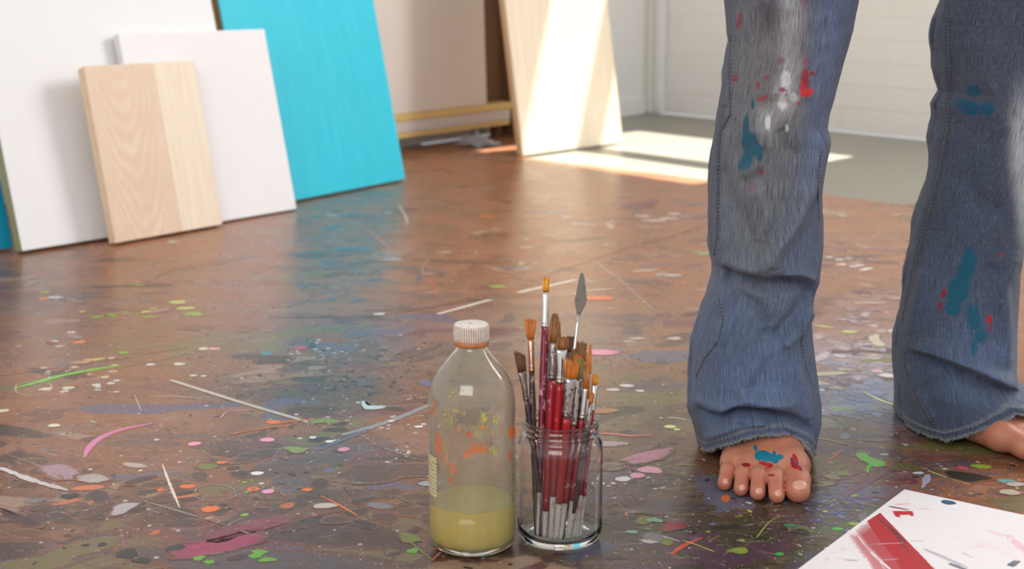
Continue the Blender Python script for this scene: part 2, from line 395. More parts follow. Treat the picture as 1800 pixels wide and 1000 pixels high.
st([(240, 700), (300, 696), (360, 702)], 5, (206, 186, 150), .8, .6, .9)
st([(236, 694), (248, 722)], 2, (206, 196, 170), .8)
dot(245, 885, 10, BK, .6); sp([(140, 903), (200, 880), (208, 888), (150, 912)], (82, 36, 44), .7)
sp([(0, 893), (40, 905), (82, 922), (60, 928), (0, 905)], (64, 34, 42), .75)
sp([(205, 885), (250, 882), (240, 890), (215, 905), (190, 908)], (190, 186, 192), .6)
sp([(300, 960), (360, 950), (450, 930), (470, 950), (380, 975), (300, 985)], (156, 38, 84), .72)
sp([(360, 940), (440, 915), (500, 905), (520, 912), (450, 935), (380, 955)], (140, 40, 74), .5)
st([(500, 920), (560, 905), (640, 892)], 10, (130, 36, 72), .45, .35)
st([(250, 880), (330, 903), (400, 925), (460, 945)], 6, (170, 176, 150), .5, .4)
for q in [(122, 872, 13, BK), (224, 973, 20, BK), (250, 985, 14, BK), (310, 963, 15, (44, 40, 44)), (150, 958, 6, BK), (180, 957, 8, BK)]: dot(*q, .95, 1.1, 0, .25)
for q in [(350, 981, 9), (368, 988, 8), (456, 971, 12), (470, 984, 11), (448, 978, 9), (726, 968, 10)]: dot(*q, (98, 160, 34), .95, 1.3, .4, .3)
for q in [(342, 780, 11), (470, 773, 12), (471, 864, 11)]: dot(*q, (232, 150, 180), 1, 1.05, 0, .08)
for q in [(390, 813, 8), (330, 855, 11), (282, 861, 6), (445, 860, 10), (480, 742, 11), (370, 895, 14), (540, 861, 8)]: dot(*q, OR, .95, 1.2, 0, .12)
dot(445, 860, 5, (140, 90, 60), .9); 
st([(480, 745), (520, 740), (552, 736)], 8, OR, .7, .6); st([(400, 765), (440, 757), (520, 745)], 9, OR, .5, .4)
st([(565, 872), (600, 890), (628, 906)], 5, (232, 110, 30), .7, .95); st([(630, 885), (700, 905), (760, 915)], 3, (190, 80, 50), .6, .4)
for q in [(430, 905, 7), (430, 848, 5), (434, 865, 5)]: dot(*q, LG, .85)
st([(345, 858), (372, 852), (405, 857), (415, 870), (395, 880), (360, 880), (343, 870), (345, 858)], 3, (150, 180, 184), .55, .5, 0)
st([(28, 677), (55, 670), (88, 675), (85, 688), (55, 695), (30, 690), (28, 677)], 2.4, (190, 200, 150), .8, .8, 0)
st([(388, 735), (400, 724), (440, 720)], 4, (220, 160, 180), .8, .7); 
for q in [(20, 686), (78, 670), (120, 682), (200, 680), (196, 677)]: pass
for px, py, r in [(120, 682, 11), (172, 680, 6), (195, 674, 7), (205, 669, 6), (204, 689, 5), (340, 660, 6), (358, 661, 5), (315, 640, 11), (358, 613, 9), (5, 722, 10), (95, 748, 12), (80, 684, 10), (265, 641, 7)]:
    dot(px, py, r, (214, 208, 176) if r > 8 else W_, .85, 1.1)
dot(377, 613, 9, (226, 150, 176), .95); dot(166, 632, 12, (206, 172, 96), .8, 1.7, .2, .3); dot(142, 637, 9, (196, 166, 130), .6, 1.8)
dot(217, 620, 10, (120, 170, 40), .9, 1.1)
for px, py, r in [(312, 531, 15), (327, 542, 14), (257, 548, 9), (270, 542, 5)]: dot(px, py, r, (184, 190, 92), .88, 1.3, .3, .2)
for px, py, r in [(172, 557, 8), (195, 553, 6), (200, 556, 5), (222, 552, 5), (243, 552, 4), (262, 557, 8), (340, 552, 14), (245, 501, 6), (80, 514, 7)]: dot(px, py, r, (130, 170, 50), .8, 1.6, .1, .3)
dot(76, 525, 9, (214, 120, 60), .9, 1.2); dot(97, 523, 12, (176, 178, 184), .85, 1.4); dot(139, 602, 10, (222, 118, 40), .95, 1.2); dot(90, 603, 8, (120, 40, 60), .8); dot(101, 594, 6, TL, .8)
dot(305, 425, 11, (196, 190, 186), .8, 1.2); dot(198, 543, 13, (86, 86, 100), .7, 1.3); dot(288, 549, 9, (86, 86, 100), .7); dot(145, 548, 6, (214, 180, 120), .8)
dot(345, 575, 26, (96, 72, 64), .55, 1.3); st([(255, 497), (290, 480), (350, 465)], 5, (112, 62, 60), .55, .5)
# middle distance
st([(700, 360), (712, 378), (716, 395)], 5, (196, 190, 186), .62); st([(645, 402), (668, 422), (685, 436)], 4, (210, 110, 96), .8, .8)
st([(547, 528), (575, 521), (598, 516)], 5, (214, 122, 116), .9, .9); st([(752, 490), (760, 500), (768, 518)], 5, (204, 96, 70), .7, .6)
st([(752, 458), (743, 470), (744, 486)], 4, (170, 150, 128), .6); dot(857, 380, 12, (222, 130, 60), .7, 1.7); dot(667, 552, 8, W_, .95, 1.3)
st([(710, 332), (800, 328)], 3, (206, 120, 120), .6, .4); st([(450, 436), (488, 428)], 6, (216, 140, 160), .6, .5)
dot(690, 456, 16, (180, 174, 184), .5, 1.8, 0, .4); dot(616, 438, 26, (50, 96, 124), .55, 1.5, 0, .4); dot(560, 420, 16, (50, 100, 120), .5, 1.2)
dot(875, 504, 10, (140, 190, 60), .8, 1.7); dot(683, 374, 9, W_, .6); dot(585, 378, 10, (180, 190, 196), .6, 1.6)
st([(420, 575), (470, 580), (490, 588)], 3, (200, 110, 130), .5); dot(528, 612, 12, (196, 60, 90), .8, 1.2); dot(470, 621, 13, (70, 136, 144), .8, 1.3, 0, .3)
dot(1050, 524, 20, (222, 106, 70), .85, 1.7, .1, .2); dot(1058, 619, 20, (226, 140, 172), .8, 1.9, -.2, .2); dot(1010, 516, 4, W_, .8)
dot(1225, 360, 22, (110, 92, 96), .7, 1.6); dot(1236, 445, 18, (130, 160, 96), .7, 1.1, 0, .3); dot(1100, 453, 16, (112, 94, 90), .55, 1.5)
for px, py, r in [(925, 435, 10), (1175, 384, 14), (1150, 388, 16), (1185, 376, 12), (1130, 380, 12), (1180, 484, 14), (1160, 482, 8), (940, 462, 5), (1120, 595, 9), (1105, 600, 7), (1185, 595, 12), (1073, 541, 5)]:
    dot(px, py, r, (204, 198, 192), .6, 1.5, .1, .3)
dot(880, 520, 26, (92, 78, 66), .45, 3, .15); st([(640, 546), (760, 541)], 5, (74, 62, 54), .6)
st([(980, 600), (1100, 605)], 6, (190, 150, 140), .35)
# right of the jar
st([(1050, 762), (1080, 763), (1110, 766), (1150, 765)], 12, (214, 110, 110), .8, .45, .8)
sp([(1080, 812), (1110, 798), (1150, 790), (1190, 785), (1180, 800), (1150, 812), (1110, 818), (1095, 812)], (206, 140, 168), .62)
dot(1142, 826, 19, (230, 158, 184), 1, 1.05, .1, .2); dot(1120, 836, 13, (226, 152, 176), 1, 1.1); dot(1095, 842, 13, (222, 220, 222), .95, 1.05); dot(1078, 850, 5, W_, .95)
st([(1172, 734), (1190, 735), (1205, 738)], 7, (200, 204, 160), .7, .6); dot(1178, 750, 9, (206, 212, 140), .8, 1.3); dot(1190, 755, 6, (206, 212, 140), .8)
dot(1078, 685, 9, (200, 194, 196), .8, 1.3); dot(1102, 678, 11, (206, 200, 204), .8, 1.4); dot(1125, 687, 7, (206, 196, 204), .8, 1.2)
dot(1062, 722, 16, (180, 110, 60), .6, 1.8); dot(1070, 780, 20, (180, 174, 182), .5, 1.6, 0, .3); dot(1075, 820, 26, (150, 150, 140), .45)
st([(1190, 817), (1220, 818)], 6, (170, 180, 80), .7, .6); dot(1185, 925, 22, (124, 20, 36), .9, 1.3, .1, .35); dot(1150, 914, 14, (120, 160, 130), .7, 1.1, 0, .3); dot(1110, 935, 9, (110, 150, 130), .8, 1.2)
dot(1175, 890, 40, (70, 68, 76), .6, 1.5, .1, .3); dot(1215, 890, 30, (66, 62, 64), .6, 1.4, .2, .3)
st([(1180, 975), (1200, 960), (1235, 945)], 13, (190, 66, 34), .85, .7, .6, .15); st([(1245, 950), (1275, 940)], 8, (160, 110, 50), .5, .4)
st([(1165, 942), (1195, 952)], 4, W_, .6, .7); st([(1200, 950), (1225, 958), (1255, 970)], 2.4, (190, 200, 90), .95, .9); st([(1115, 898), (1090, 893)], 2, W_, .5)
dot(1140, 952, 10, W_, .5, 1.5, 0, .4); dot(1245, 935, 5, YG, .5); dot(1300, 968, 16, (130, 150, 50), .75, 1.3, 0, .2); dot(1283, 969, 6, (130, 150, 60), .7)
dot(1390, 924, 10, (70, 130, 90), .6, 1.3); dot(1472, 930, 8, (70, 170, 60), .8, 1.2); dot(1370, 974, 7, (60, 170, 60), .8, 1.2); dot(1502, 921, 9, (150, 170, 70), .7, 1.2)
st([(1330, 945), (1352, 918), (1370, 908)], 3, (180, 190, 90), .7, .6); st([(1440, 957), (1480, 958)], 8, (110, 120, 40), .6, .5)
# between and before the feet
st([(1430, 571), (1450, 574), (1467, 576)], 13, (206, 212, 120), .7, .8, .6); dot(1494, 583, 12, (200, 210, 130), .7, 1.3)
sp([(1525, 590), (1545, 585), (1548, 598), (1560, 608), (1540, 610), (1530, 602)], (214, 214, 176), .6)
for px, py, r in [(1458, 452, 6), (1475, 456, 7), (1480, 465, 7), (1500, 468, 8), (1512, 466, 8), (1518, 474, 8), (1527, 472, 7), (1492, 454, 6), (1542, 652, 8), (1560, 660, 14), (1480, 378, 6)]: dot(px, py, r, (216, 210, 204), .9, 1.2)
dot(1514, 514, 15, (110, 56, 72), .8, 1.4); dot(1541, 546, 7, (90, 96, 120), .7); dot(1542, 652, 7, (232, 160, 180), .9)
st([(1505, 680), (1530, 695), (1560, 708), (1590, 715)], 9, (200, 206, 130), .3, .9, .3); st([(1425, 768), (1460, 774), (1510, 788)], 7, (190, 196, 130), .7, .3)
st([(1440, 710), (1480, 692), (1500, 684)], 6, (100, 80, 100), .5, .4)
sp([(1500, 795), (1520, 793), (1530, 802), (1555, 810), (1562, 818), (1545, 822), (1532, 822), (1528, 835), (1520, 828), (1524, 815), (1508, 806)], (98, 180, 60), .9)
dot(1478, 718, 18, (110, 160, 90), .5, 1.6, .1, .3)
st([(1456, 812), (1470, 800), (1478, 790)], 6, (196, 80, 70), .8, .8)
st([(1560, 828), (1520, 850), (1480, 875), (1470, 900)], 14, (110, 60, 110), .5, .4); st([(1620, 790), (1590, 815), (1560, 830)], 8, (110, 50, 80), .5, .4)
sp([(1618, 858), (1622, 838), (1632, 832), (1638, 840), (1626, 858)], (150, 150, 170), .85)
st([(1600, 815), (1660, 838), (1705, 852)], 4, (200, 206, 130), .8, .7); st([(1640, 790), (1680, 803)], 5, (206, 200, 160), .6, .6); dot(1700, 838, 30, (34, 36, 30), .8, 1.5, 0, .3)
dot(1692, 823, 9, (190, 80, 110), .7, 1.2); dot(1725, 820, 12, (130, 170, 50), .7, 1.5); dot(1770, 846, 12, (90, 160, 165), .8, 1.3); dot(1785, 851, 13, (190, 186, 182), .7, 1.5)
dot(1775, 865, 16, (196, 192, 180), .6, 1.5); dot(1595, 822, 22, (80, 100, 50), .5, 1.8); dot(1640, 800, 34, (100, 46, 60), .45, 1.6)
for px, py, r in [(1462, 838, 14), (1480, 832, 12), (1500, 846, 9), (1450, 850, 16)]: dot(px, py, r, (150, 170, 90), .45, 1.5, .2, .4)
# left-centre details around the bottle
sp([(632, 706), (640, 704), (645, 712), (660, 713), (684, 715), (668, 720), (640, 720)], (170, 206, 210), .9)
st([(600, 765), (680, 742), (755, 712)], 18, (140, 152, 160), .66, .7, .2); st([(560, 790), (610, 770), (650, 755)], 14, (74, 100, 140), .55, .5)
for px, py, r in [(590, 755, 15), (560, 772, 14), (695, 718, 13), (597, 745, 11)]: dot(px, py, r, (60, 36, 40), .8, 1.5, 0, .3)
for px, py, r in [(579, 776, 7), (550, 769, 6), (736, 750, 7), (452, 832, 10), (688, 740, 5)]: dot(px, py, r, (224, 220, 216), .95, 1.1)
dot(520, 790, 20, (130, 160, 60), .6, 1.2, .2, .4); dot(571, 740, 20, (120, 150, 60), .6, 1.3, .1, .3); dot(604, 790, 11, PK, .7)
dot(680, 830, 60, (66, 46, 52), .55, 1.7, .1, .3); dot(690, 640, 10, (120, 140, 60), .5); dot(740, 875, 30, BK, .5, 1.3)
dot(750, 850, 14, (150, 180, 196), .6, 1.3); dot(720, 945, 20, (110, 150, 40), .5, 1.5, -.4, .3); st([(700, 935), (760, 985)], 5, (120, 150, 50), .6)
st([(600, 850), (660, 930), (680, 985)], 2, (50, 40, 38), .6); st([(760, 985), (775, 970)], 4, (210, 120, 110), .8)
dot(590, 915, 22, (44, 40, 44), .5, 1.3)

# grid in a frame aligned with the far edge of the hardboard
E0 = P(905, 274); E1 = P(1640, 366); e1 = (E1 - E0).normalized(); e2 = Vector((-e1.y, e1.x, 0))
if e2.y < 0: e2 = -e2
us = np.concatenate([[-6, -4, -3], np.arange(-2.4, 3.6, .025), [4.2, 5, 6.5]])
vv = np.concatenate([[-7.5, -6.5, -5.6], np.arange(-5.0, 0.0001, .025)])
UU, VV = np.meshgrid(us, vv); X = E0.x + e1.x * UU + e2.x * VV; Y = E0.y + e1.y * UU + e2.y * VV
gx, gy = X.ravel(), Y.ravel()
gV = np.stack([gx, gy, 0 * gx], 1); gQ = grid_quads(len(us), len(vv))
# keep what lies inside the room
cenx = gx[gQ].mean(1); ceny = gy[gQ].mean(1)
inside = ((cenx - corner.x) * nL.x + (ceny - corner.y) * nL.y > 0.0) & ((cenx - corner.x) * nB.x + (ceny - corner.y) * nB.y > 0.0)
gQ = gQ[inside]
sV = np.array(S.V); n0 = len(gV)
ext = np.array([(.01, 5.006, 0), (.40, 5.75, 0), (.10, 5.97, 0), (-.40, 5.21, 0), (-.75, 5.80 - 1.0, 0)])
allV = np.concatenate([gV, sV, [(p[0], p[1], -0.0005) for p in ext]])
polys = [tuple(map(int, q)) for q in gQ] + [tuple(i + n0 for i in f) for f in S.F]
b = n0 + len(sV); polys += [(b, b + 1, b + 2, b + 3)]
m = M('paint_spattered_hardboard'); v = m.obj()
col, mk = m.paint_mask(v, 150, (1, 1, 0), 10, 5)
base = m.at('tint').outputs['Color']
n1 = m.noise(m.scale(v, (1, 1, 0)), 9, 6, .62, .6); n2 = m.noise(m.scale(v, (3, 1.2, 0), rot=(0, 0, .5)), 22, 5, .65, 1.2); n3 = m.noise(m.scale(v, (1, 1, 0)), 420, 2)
base = m.mix(m.ramp(n1, .3, .7), m.mix(1.0, base, (.62, .60, .60, 1), 'MULTIPLY'), m.mix(1.0, base, (1.18, 1.15, 1.12, 1), 'MULTIPLY'))
base = m.mix(m.ramp(n2, .54, .7, 0, .45), base, m.mix(m.noise(v, 3.1, 2), L4(84, 62, 60), L4(140, 130, 128)))
base = m.mix(m.ramp(n2, .22, .42, .5, 0), base, L4(70, 50, 40))
base = m.mix(m.ramp(n3, .5, .8, 0, .35), base, L4(66, 48, 40))
for k_, (rot_, st_, sc_, c_, am_) in enumerate(((.5, (1, 3.2, 0), 7, (160, 134, 116), .4), (-.7, (1, 4, 0), 9, (78, 60, 58), .45), (1.2, (1, 3, 0), 8, (116, 92, 60), .5), (.2, (1, 5, 0), 14, (96, 104, 110), .5), (-.3, (1, 6, 0), 20, (176, 158, 142), .4), (.9, (1, 7, 0), 26, (62, 46, 42), .5))):
    q_ = m.scale(v, st_, loc=(k_ * 3.1, k_ * 1.7, 0), rot=(0, 0, rot_)); nn_ = m.noise(q_, sc_, 7, .72, .8)
    base = m.mix(m.ramp(nn_, .56, .68, 0, am_), base, L4(*c_))
for k_, (rot_, st_, sc_, c_, am_) in enumerate(((.4, (1, 9, 0), 60, (52, 38, 34), .55), (-.5, (1, 9, 0), 70, (176, 160, 146), .4), (1.3, (1, 7, 0), 60, (60, 44, 40), .5), (0, (1, 1.3, 0), 75, (58, 42, 36), .6), (.3, (1, 1.6, 0), 40, (64, 48, 46), .55))):
    nn_ = m.noise(m.scale(v, st_, loc=(k_ * 2.3 + 9, k_ * 5.1, 0), rot=(0, 0, rot_)), sc_, 6, .7, .5)
    base = m.mix(m.math('MULTIPLY', m.ramp(nn_, .58, .66, 0, am_), m.ramp(m.noise(v, 5 + k_, 3), .4, .6)), base, L4(*c_))
for sc_, th, amt in ((38, .13, .9), (70, .17, .9), (120, .2, .85), (210, .25, .8)):
    vo = m.n('TexVoronoi', {'Vector': m.scale(v, (1, 1, 0)), 'Scale': sc_, 'Randomness': 1.0})
    keep = m.n('SeparateColor', {0: vo.outputs['Color']})
    fac = m.math('MULTIPLY', m.ramp(m.math('ADD', vo.outputs['Distance'], m.math('MULTIPLY', m.noise(v, sc_ * 3, 2), .12)), th + .06, th + .02), m.ramp(keep.outputs[0], .6, .62), True)
    cr = m.n('ValToRGB', {0: keep.outputs[1]}); e = cr.color_ramp.elements; cr.color_ramp.interpolation = 'CONSTANT'
    e[0].position = 0; e[0].color = L4(48, 38, 36); e[1].position = .35; e[1].color = L4(190, 182, 172)
    for p_, c_ in ((.55, L4(92, 52, 60)), (.68, L4(110, 118, 70)), (.78, L4(204, 140, 150)), (.86, L4(80, 92, 120)), (.93, L4(190, 104, 56))):
        x = e.new(p_); x.color = c_
    base = m.mix(m.math('MULTIPLY', fac, amt), base, cr.outputs[0])
c = m.mix(mk, base, col)
m.set(Base_Color=c, Roughness=m.ramp(n1, .3, .7, .23, .36), Specular_IOR_Level=.34, Coat_Weight=.05, Coat_Roughness=.2)
m.bump(m.math('ADD', n3, m.math('MULTIPLY', mk, .12)), .12, .0004)
floor_mat = m.m
fo = mesh('floor', allV, polys, floor_mat, smooth=False)
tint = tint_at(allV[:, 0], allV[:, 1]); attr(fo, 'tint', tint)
attr(fo, 'paint', np.concatenate([np.concatenate([tint[:n0], np.zeros((n0, 1))], 1), np.array(S.A), np.zeros((5, 4))]))
tag(fo, kind='structure')

# ================================================================== LEANING BOARDS
def leaner(name, bl, br, lean, Hh, T, mats, label, cat, Lf=None, Lb=None, az=None, bev=.0015):
    """board standing on its bottom front edge; bl/br are the front bottom corners in the picture"""
    A = P(*bl); B = P(*br); w_ = (B - A).normalized()
    if az: w_ = Vector((math.cos(math.radians(az)), math.sin(math.radians(az)), 0))
    if Lf: B = A + w_ * Lf
    if Lb: A = B - w_ * Lb
    n_ = Vector((-w_.y, w_.x, 0)); a = math.radians(lean)
    U = Z * math.cos(a) + n_ * math.sin(a); N = n_ * math.cos(a) - Z * math.sin(a)      # N goes into the board
    Lg = (B - A).length; lift = math.sin(a) * T
    root = empty(name, A, label, cat)
    R = Matrix((w_, N, U)).transposed().to_4x4(); root.matrix_world = Matrix.Translation(A + Z * (lift + .0008)) @ R
    def part(nm, x0, x1, y0, y1, z0, z1, mt, bv=bev):
        bm = box_uvw(O, Vector((1, 0, 0)), Vector((0, 1, 0)), Z, x0, x1, y0, y1, z0, z1)
        if bv: bmesh.ops.bevel(bm, geom=bm.edges[:], offset=bv, segments=2, affect='EDGES')
        return bm_obj(nm, bm, mt, root)
    return root, Lg, part
def canvas_mat(name, rgb, weave=900, var=.04, rough=.6, streak=None, bump=.25):
    m = M(name); v = m.obj(); c = lin(rgb)
    n_ = m.noise(v, 5, 5, .6)
    cc = m.mix(n_, (*(c * (1 - var)), 1), (*np.clip(c * (1 + var), 0, 1), 1))
    if streak: 
        s_ = m.noise(m.scale(v, (22, 1, 2.2)), 2.2, 5, .65, .4); cc = m.mix(m.ramp(s_, .45, .75, 0, .8), cc, L4(*streak))
    wv = m.n('TexWave', {'Vector': m.scale(v, (1, 0, 0)), 'Scale': weave / 6.28 / 2, 'Distortion': .6}).outputs['Fac']
    wh = m.n('TexWave', {'Vector': m.scale(v, (0, 0, 1)), 'Scale': weave / 6.28 / 2, 'Distortion': .6}, bands_direction='Z').outputs['Fac']
    m.set(Base_Color=cc, Roughness=rough).bump(m.math('ADD', wv, wh), bump, .0004)
    return m.m
def wood_mat(name, c0, c1, c2, axis='z', ring=1.0, rough=.5, cathedral=False, split=None):
    m = M(name); v = m.obj()
    if cathedral:
        # nested arches: distance field stretched along the board plus slow warps
        q = m.scale(v, (1, 0, .16), loc=(-.10, 0, -.055))
        wrp = m.noise(m.scale(v, (6, 0, 2)), 1.6, 3)
        xx = m.n('SeparateXYZ', {0: v})
        ax = m.math('SUBTRACT', xx.outputs['X'], .095); ax2 = m.math('MULTIPLY', m.math('MULTIPLY', ax, ax), 26)
        f = m.math('ADD', m.math('SUBTRACT', m.math('MULTIPLY', xx.outputs['Z'], .9), ax2), m.math('MULTIPLY', wrp, .16))
        g = m.math('FRACT', m.math('MULTIPLY', f, 26 * ring), 0)
        g = m.math('PINGPONG', g, .5); g = m.ramp(g, 0, .5)
        fine = m.noise(m.scale(v, (160, 1, 5)), 2, 4)
        g = m.math('MULTIPLY', g, m.ramp(m.noise(v, 12, 2), .35, .65, .3, 1))
        c = m.mix(g, L4(*c0), L4(*c1)); c = m.mix(m.ramp(fine, .4, .7, 0, .3), c, L4(*c2))
        if split:
            s_ = m.ramp(xx.outputs['X'], split, split + .004)
            straight = m.noise(m.scale(v, (60, 1, 2.5)), 1.5, 5, .6, .5)
            c = m.mix(s_, c, m.mix(m.ramp(straight, .35, .65), L4(230, 212, 188), L4(240, 226, 206)))
    else:
        s_ = {'z': (60, 60, 2.5), 'x': (2.5, 60, 60)}[axis]
        g = m.noise(m.scale(v, s_), 1.3, 5, .6, .6)
        c = m.mix(m.ramp(g, .35, .65), L4(*c0), L4(*c1)); c = m.mix(m.ramp(g, .6, .8, 0, .6), c, L4(*c2))
    m.set(Base_Color=c, Roughness=rough); return m.m

gesso = canvas_mat('white_gesso_canvas', (236, 236, 237))
gesso2 = canvas_mat('white_primed_canvas', (236, 235, 237), 1100)
cy_mat = canvas_mat('turquoise_paint', (30, 196, 222), 1000, .08, .5, (60, 208, 228))
teal_mat = canvas_mat('deep_turquoise_paint', (0, 150, 186), 1000, .1, .5)
linen = canvas_mat('raw_linen', (232, 224, 215), 700, .05, .8, None, .5)
pine = wood_mat('stretcher_pine', (196, 164, 116), (214, 184, 138), (176, 138, 90), 'x')

def canvas(name, label, bl, br, lean, Hh, T, face, side, Lf=None, Lb=None, az=None):
    root, Lg, part = leaner(name, bl, br, lean, Hh, T, None, label, 'canvas', Lf, Lb, az)
    part('canvas_face', 0, Lg, 0, .004, 0, Hh, face)
    # stretcher frame: four bars behind the cloth, seen as the edge of the canvas
    b_ = .04
    part('stretcher_bar', 0, Lg, .004, T, 0, b_, side); part('stretcher_bar', 0, Lg, .004, T, Hh - b_, Hh, side)
    part('stretcher_bar', 0, b_, .004, T, b_, Hh - b_, side); part('stretcher_bar', Lg - b_, Lg, .004, T, b_, Hh - b_, side)
    return root
olive = wood_mat('olive_stained_edge', (150, 148, 104), (168, 162, 120), (128, 130, 90), 'z')
ochre = wood_mat('ochre_stained_edge', (150, 112, 56), (170, 130, 70), (120, 86, 40), 'z')
palew = simple('white_side', (222, 221, 218), .6)
canvas('stretched_canvas', 'large blank white stretched canvas with an olive edge, leaning behind the small wooden panel', (40, 447), (190, 425), 13, .95, .030, gesso, olive, Lf=.665, az=50.5)
canvas('stretched_canvas', 'small blank white canvas leaning between the wooden panel and the turquoise canvas', (395, 392), (522, 370), 12, .484, .020, gesso2, palew, Lb=.475)
canvas('stretched_canvas', 'bright turquoise painted canvas leaning right of the small white canvas', (525, 355), (713, 318), 11.5, .92, .026, cy_mat, ochre, Lb=.675)
canvas('stretched_canvas', 'deep turquoise canvas edge showing at the far left behind the large white canvas', (-160, 466), (24, 439.5), 14, .9, .02, teal_mat, palew)
# small birch panel, cradled
birch = wood_mat('birch_plywood_face', (222, 196, 170), (234, 212, 188), (206, 178, 150), cathedral=True, split=.202, ring=.8)
birch_side = wood_mat('birch_edge', (214, 186, 148), (228, 204, 170), (186, 154, 114), 'z')
root, Lg, part = leaner('wooden_panel', (203, 432), (392, 398), 11, .412, .026, None, 'small pale birch panel with arched grain leaning against the white canvases', 'wooden panel')
part('plywood_face', 0, Lg, 0, .009, 0, .412, birch)
part('cradle', .002, Lg - .002, .0095, .026, .001, .410, birch_side)
# tall sunlit panel
tallw = wood_mat('pale_plywood', (226, 208, 182), (238, 224, 204), (214, 192, 160), 'z')
ply = wood_mat('plywood_edge', (196, 158, 112), (214, 178, 134), (160, 120, 80), 'z')
root, Lg, part = leaner('wooden_panel', (920, 276), (1095, 252), 9, 1.1, .030, None, 'tall pale plywood panel crossed by diagonal sunlight, leaning near the corner of the room', 'wooden panel')
part('plywood_face', 0, Lg, 0, .010, 0, 1.1, tallw); part('cradle', .0, Lg, .0102, .030, .0, 1.1, ply)

# linen canvas on a low timber rack against the left wall
rA = P(705, 265); rB = P(893, 238); ru = (rB - rA).normalized(); rn = Vector((ru.y, -ru.x, 0))
if rn.dot(nL) < 0: rn = -rn
yellow = wood_mat('yellow_pine', (224, 190, 118), (236, 206, 138), (206, 166, 96), 'x')
palep = wood_mat('pale_weathered_plank', (214, 204, 198), (226, 218, 212), (196, 182, 176), 'x')
brown = wood_mat('brown_post', (98, 68, 44), (116, 84, 56), (78, 52, 34), 'z')
rack = empty('timber_rack', rA, 'low timber rack with yellow pine ledges under the raw linen canvas', 'rack')
rack.matrix_world = Matrix.Translation(rA) @ Matrix((ru, -rn, Z)).transposed().to_4x4()
def rp(nm, x0, x1, y0, y1, z0, z1, mt, bv=.002):
    bm = box_uvw(O, Vector((1, 0, 0)), Vector((0, 1, 0)), Z, x0, x1, y0, y1, z0, z1)
    bmesh.ops.bevel(bm, geom=bm.edges[:], offset=bv, segments=2, affect='EDGES'); return bm_obj(nm, bm, mt, rack)
rp('ledge', -.45, .66, -.020, .05, .108, .136, yellow)
rp('plank', -.45, .65, -.017, .012, .066, .107, palep)
rp('lower_ledge', -.45, .65, -.016, .05, .046, .065, yellow)
rp('leg', .60, .635, .013, .05, .0, .045, brown); rp('leg', -.42, -.38, .013, .05, .0, .045, brown)
rp('post', .665, .70, -.025, .05, .0, .95, brown)
# linen
lo = Matrix.Translation(rA) @ Matrix((ru, -rn, Z)).transposed().to_4x4() @ Matrix.Translation((0, -.014, .1365)) @ Matrix.Rotation(math.radians(-2.0), 4, 'X')
lr = empty('stretched_canvas', (0, 0, 0), 'raw beige linen canvas standing on the timber rack by the wall', 'canvas'); lr.matrix_world = lo
def lp(nm, x0, x1, y0, y1, z0, z1, mt):
    bm = box_uvw(O, Vector((1, 0, 0)), Vector((0, 1, 0)), Z, x0, x1, y0, y1, z0, z1)
    bmesh.ops.bevel(bm, geom=bm.edges[:], offset=.0015, segments=2, affect='EDGES'); return bm_obj(nm, bm, mt, lr)
lp('canvas_face', -.45, .50, 0, .003, .0, 1.05, linen)
for q in ((-.45, .50, .003, .022, 0, .04), (-.45, .50, .003, .022, 1.01, 1.05), (-.45, -.41, .003, .022, .04, 1.01), (.46, .50, .003, .022, .04, 1.01)): lp('stretcher_bar', *q, pine)
# dark sheet added to stand in for the shade between the linen and the tall panel
root = mesh('shade_sheet', *(lambda q: (q, [(0, 1, 3, 2), (4, 6, 7, 5), (0, 4, 5, 1), (2, 3, 7, 6), (0, 2, 6, 4), (1, 5, 7, 3)]))(
    [tuple(rA + ru * u + (-rn) * v_ + Z * z_) for z_ in (0.137, .95) for v_ in (.038, .046) for u in (.40, .662)]), simple('dark_brown_shade', (112, 84, 60), .6), smooth=False)
tag(root, 'dark brown sheet standing in for the shade at the right edge of the linen canvas', 'shade sheet')

# crumpled clear plastic and a paper strip on the floor by the wall
m = M('clear_plastic'); m.set(Base_Color=L4(225, 228, 232), Roughness=.12, Transmission_Weight=.75, IOR=1.2); plastic = m.m
def crumple(name, px, py, sx, sy, hgt, seed, mat, n=26, rot=0.0):
    c0 = P(px, py); xs = np.linspace(-1, 1, n); GX, GY = np.meshgrid(xs, xs)
    edge = 1 + .15 * nz(GX, GY, 0 * GX, 4, seed)
    zz = hgt * (np.abs(nz(GX, GY, 0 * GX, 3.4, seed + 5)) + .5 * np.abs(nz(GX, GY, 0 * GX, 8, seed + 9)))
    zz = zz * np.clip(1.15 - (GX ** 2 + GY ** 2) * .7, .05, 1) + .001
    x = GX * sx * edge; y = GY * sy * edge
    V = np.stack([c0.x + x * math.cos(rot) - y * math.sin(rot), c0.y + x * math.sin(rot) + y * math.cos(rot), zz], -1).reshape(-1, 3)
    o = nmesh(name, V, grid_quads(n, n), mat); sol = o.modifiers.new('s', 'SOLIDIFY'); sol.thickness = .0008; sol.offset = 1
    return o
tag(crumple('plastic_sheet', 832, 257, .05, .07, .035, 3, plastic, rot=.9), 'crumpled clear plastic sheet lying on the floor under the timber rack', 'plastic sheet')
tag(crumple('plastic_strip', 858, 255, .055, .011, .012, 8, simple('white_plastic', (210, 218, 224), .25), rot=.75), 'small twisted white plastic strip beside the clear plastic, by the tall panel', 'plastic strip')

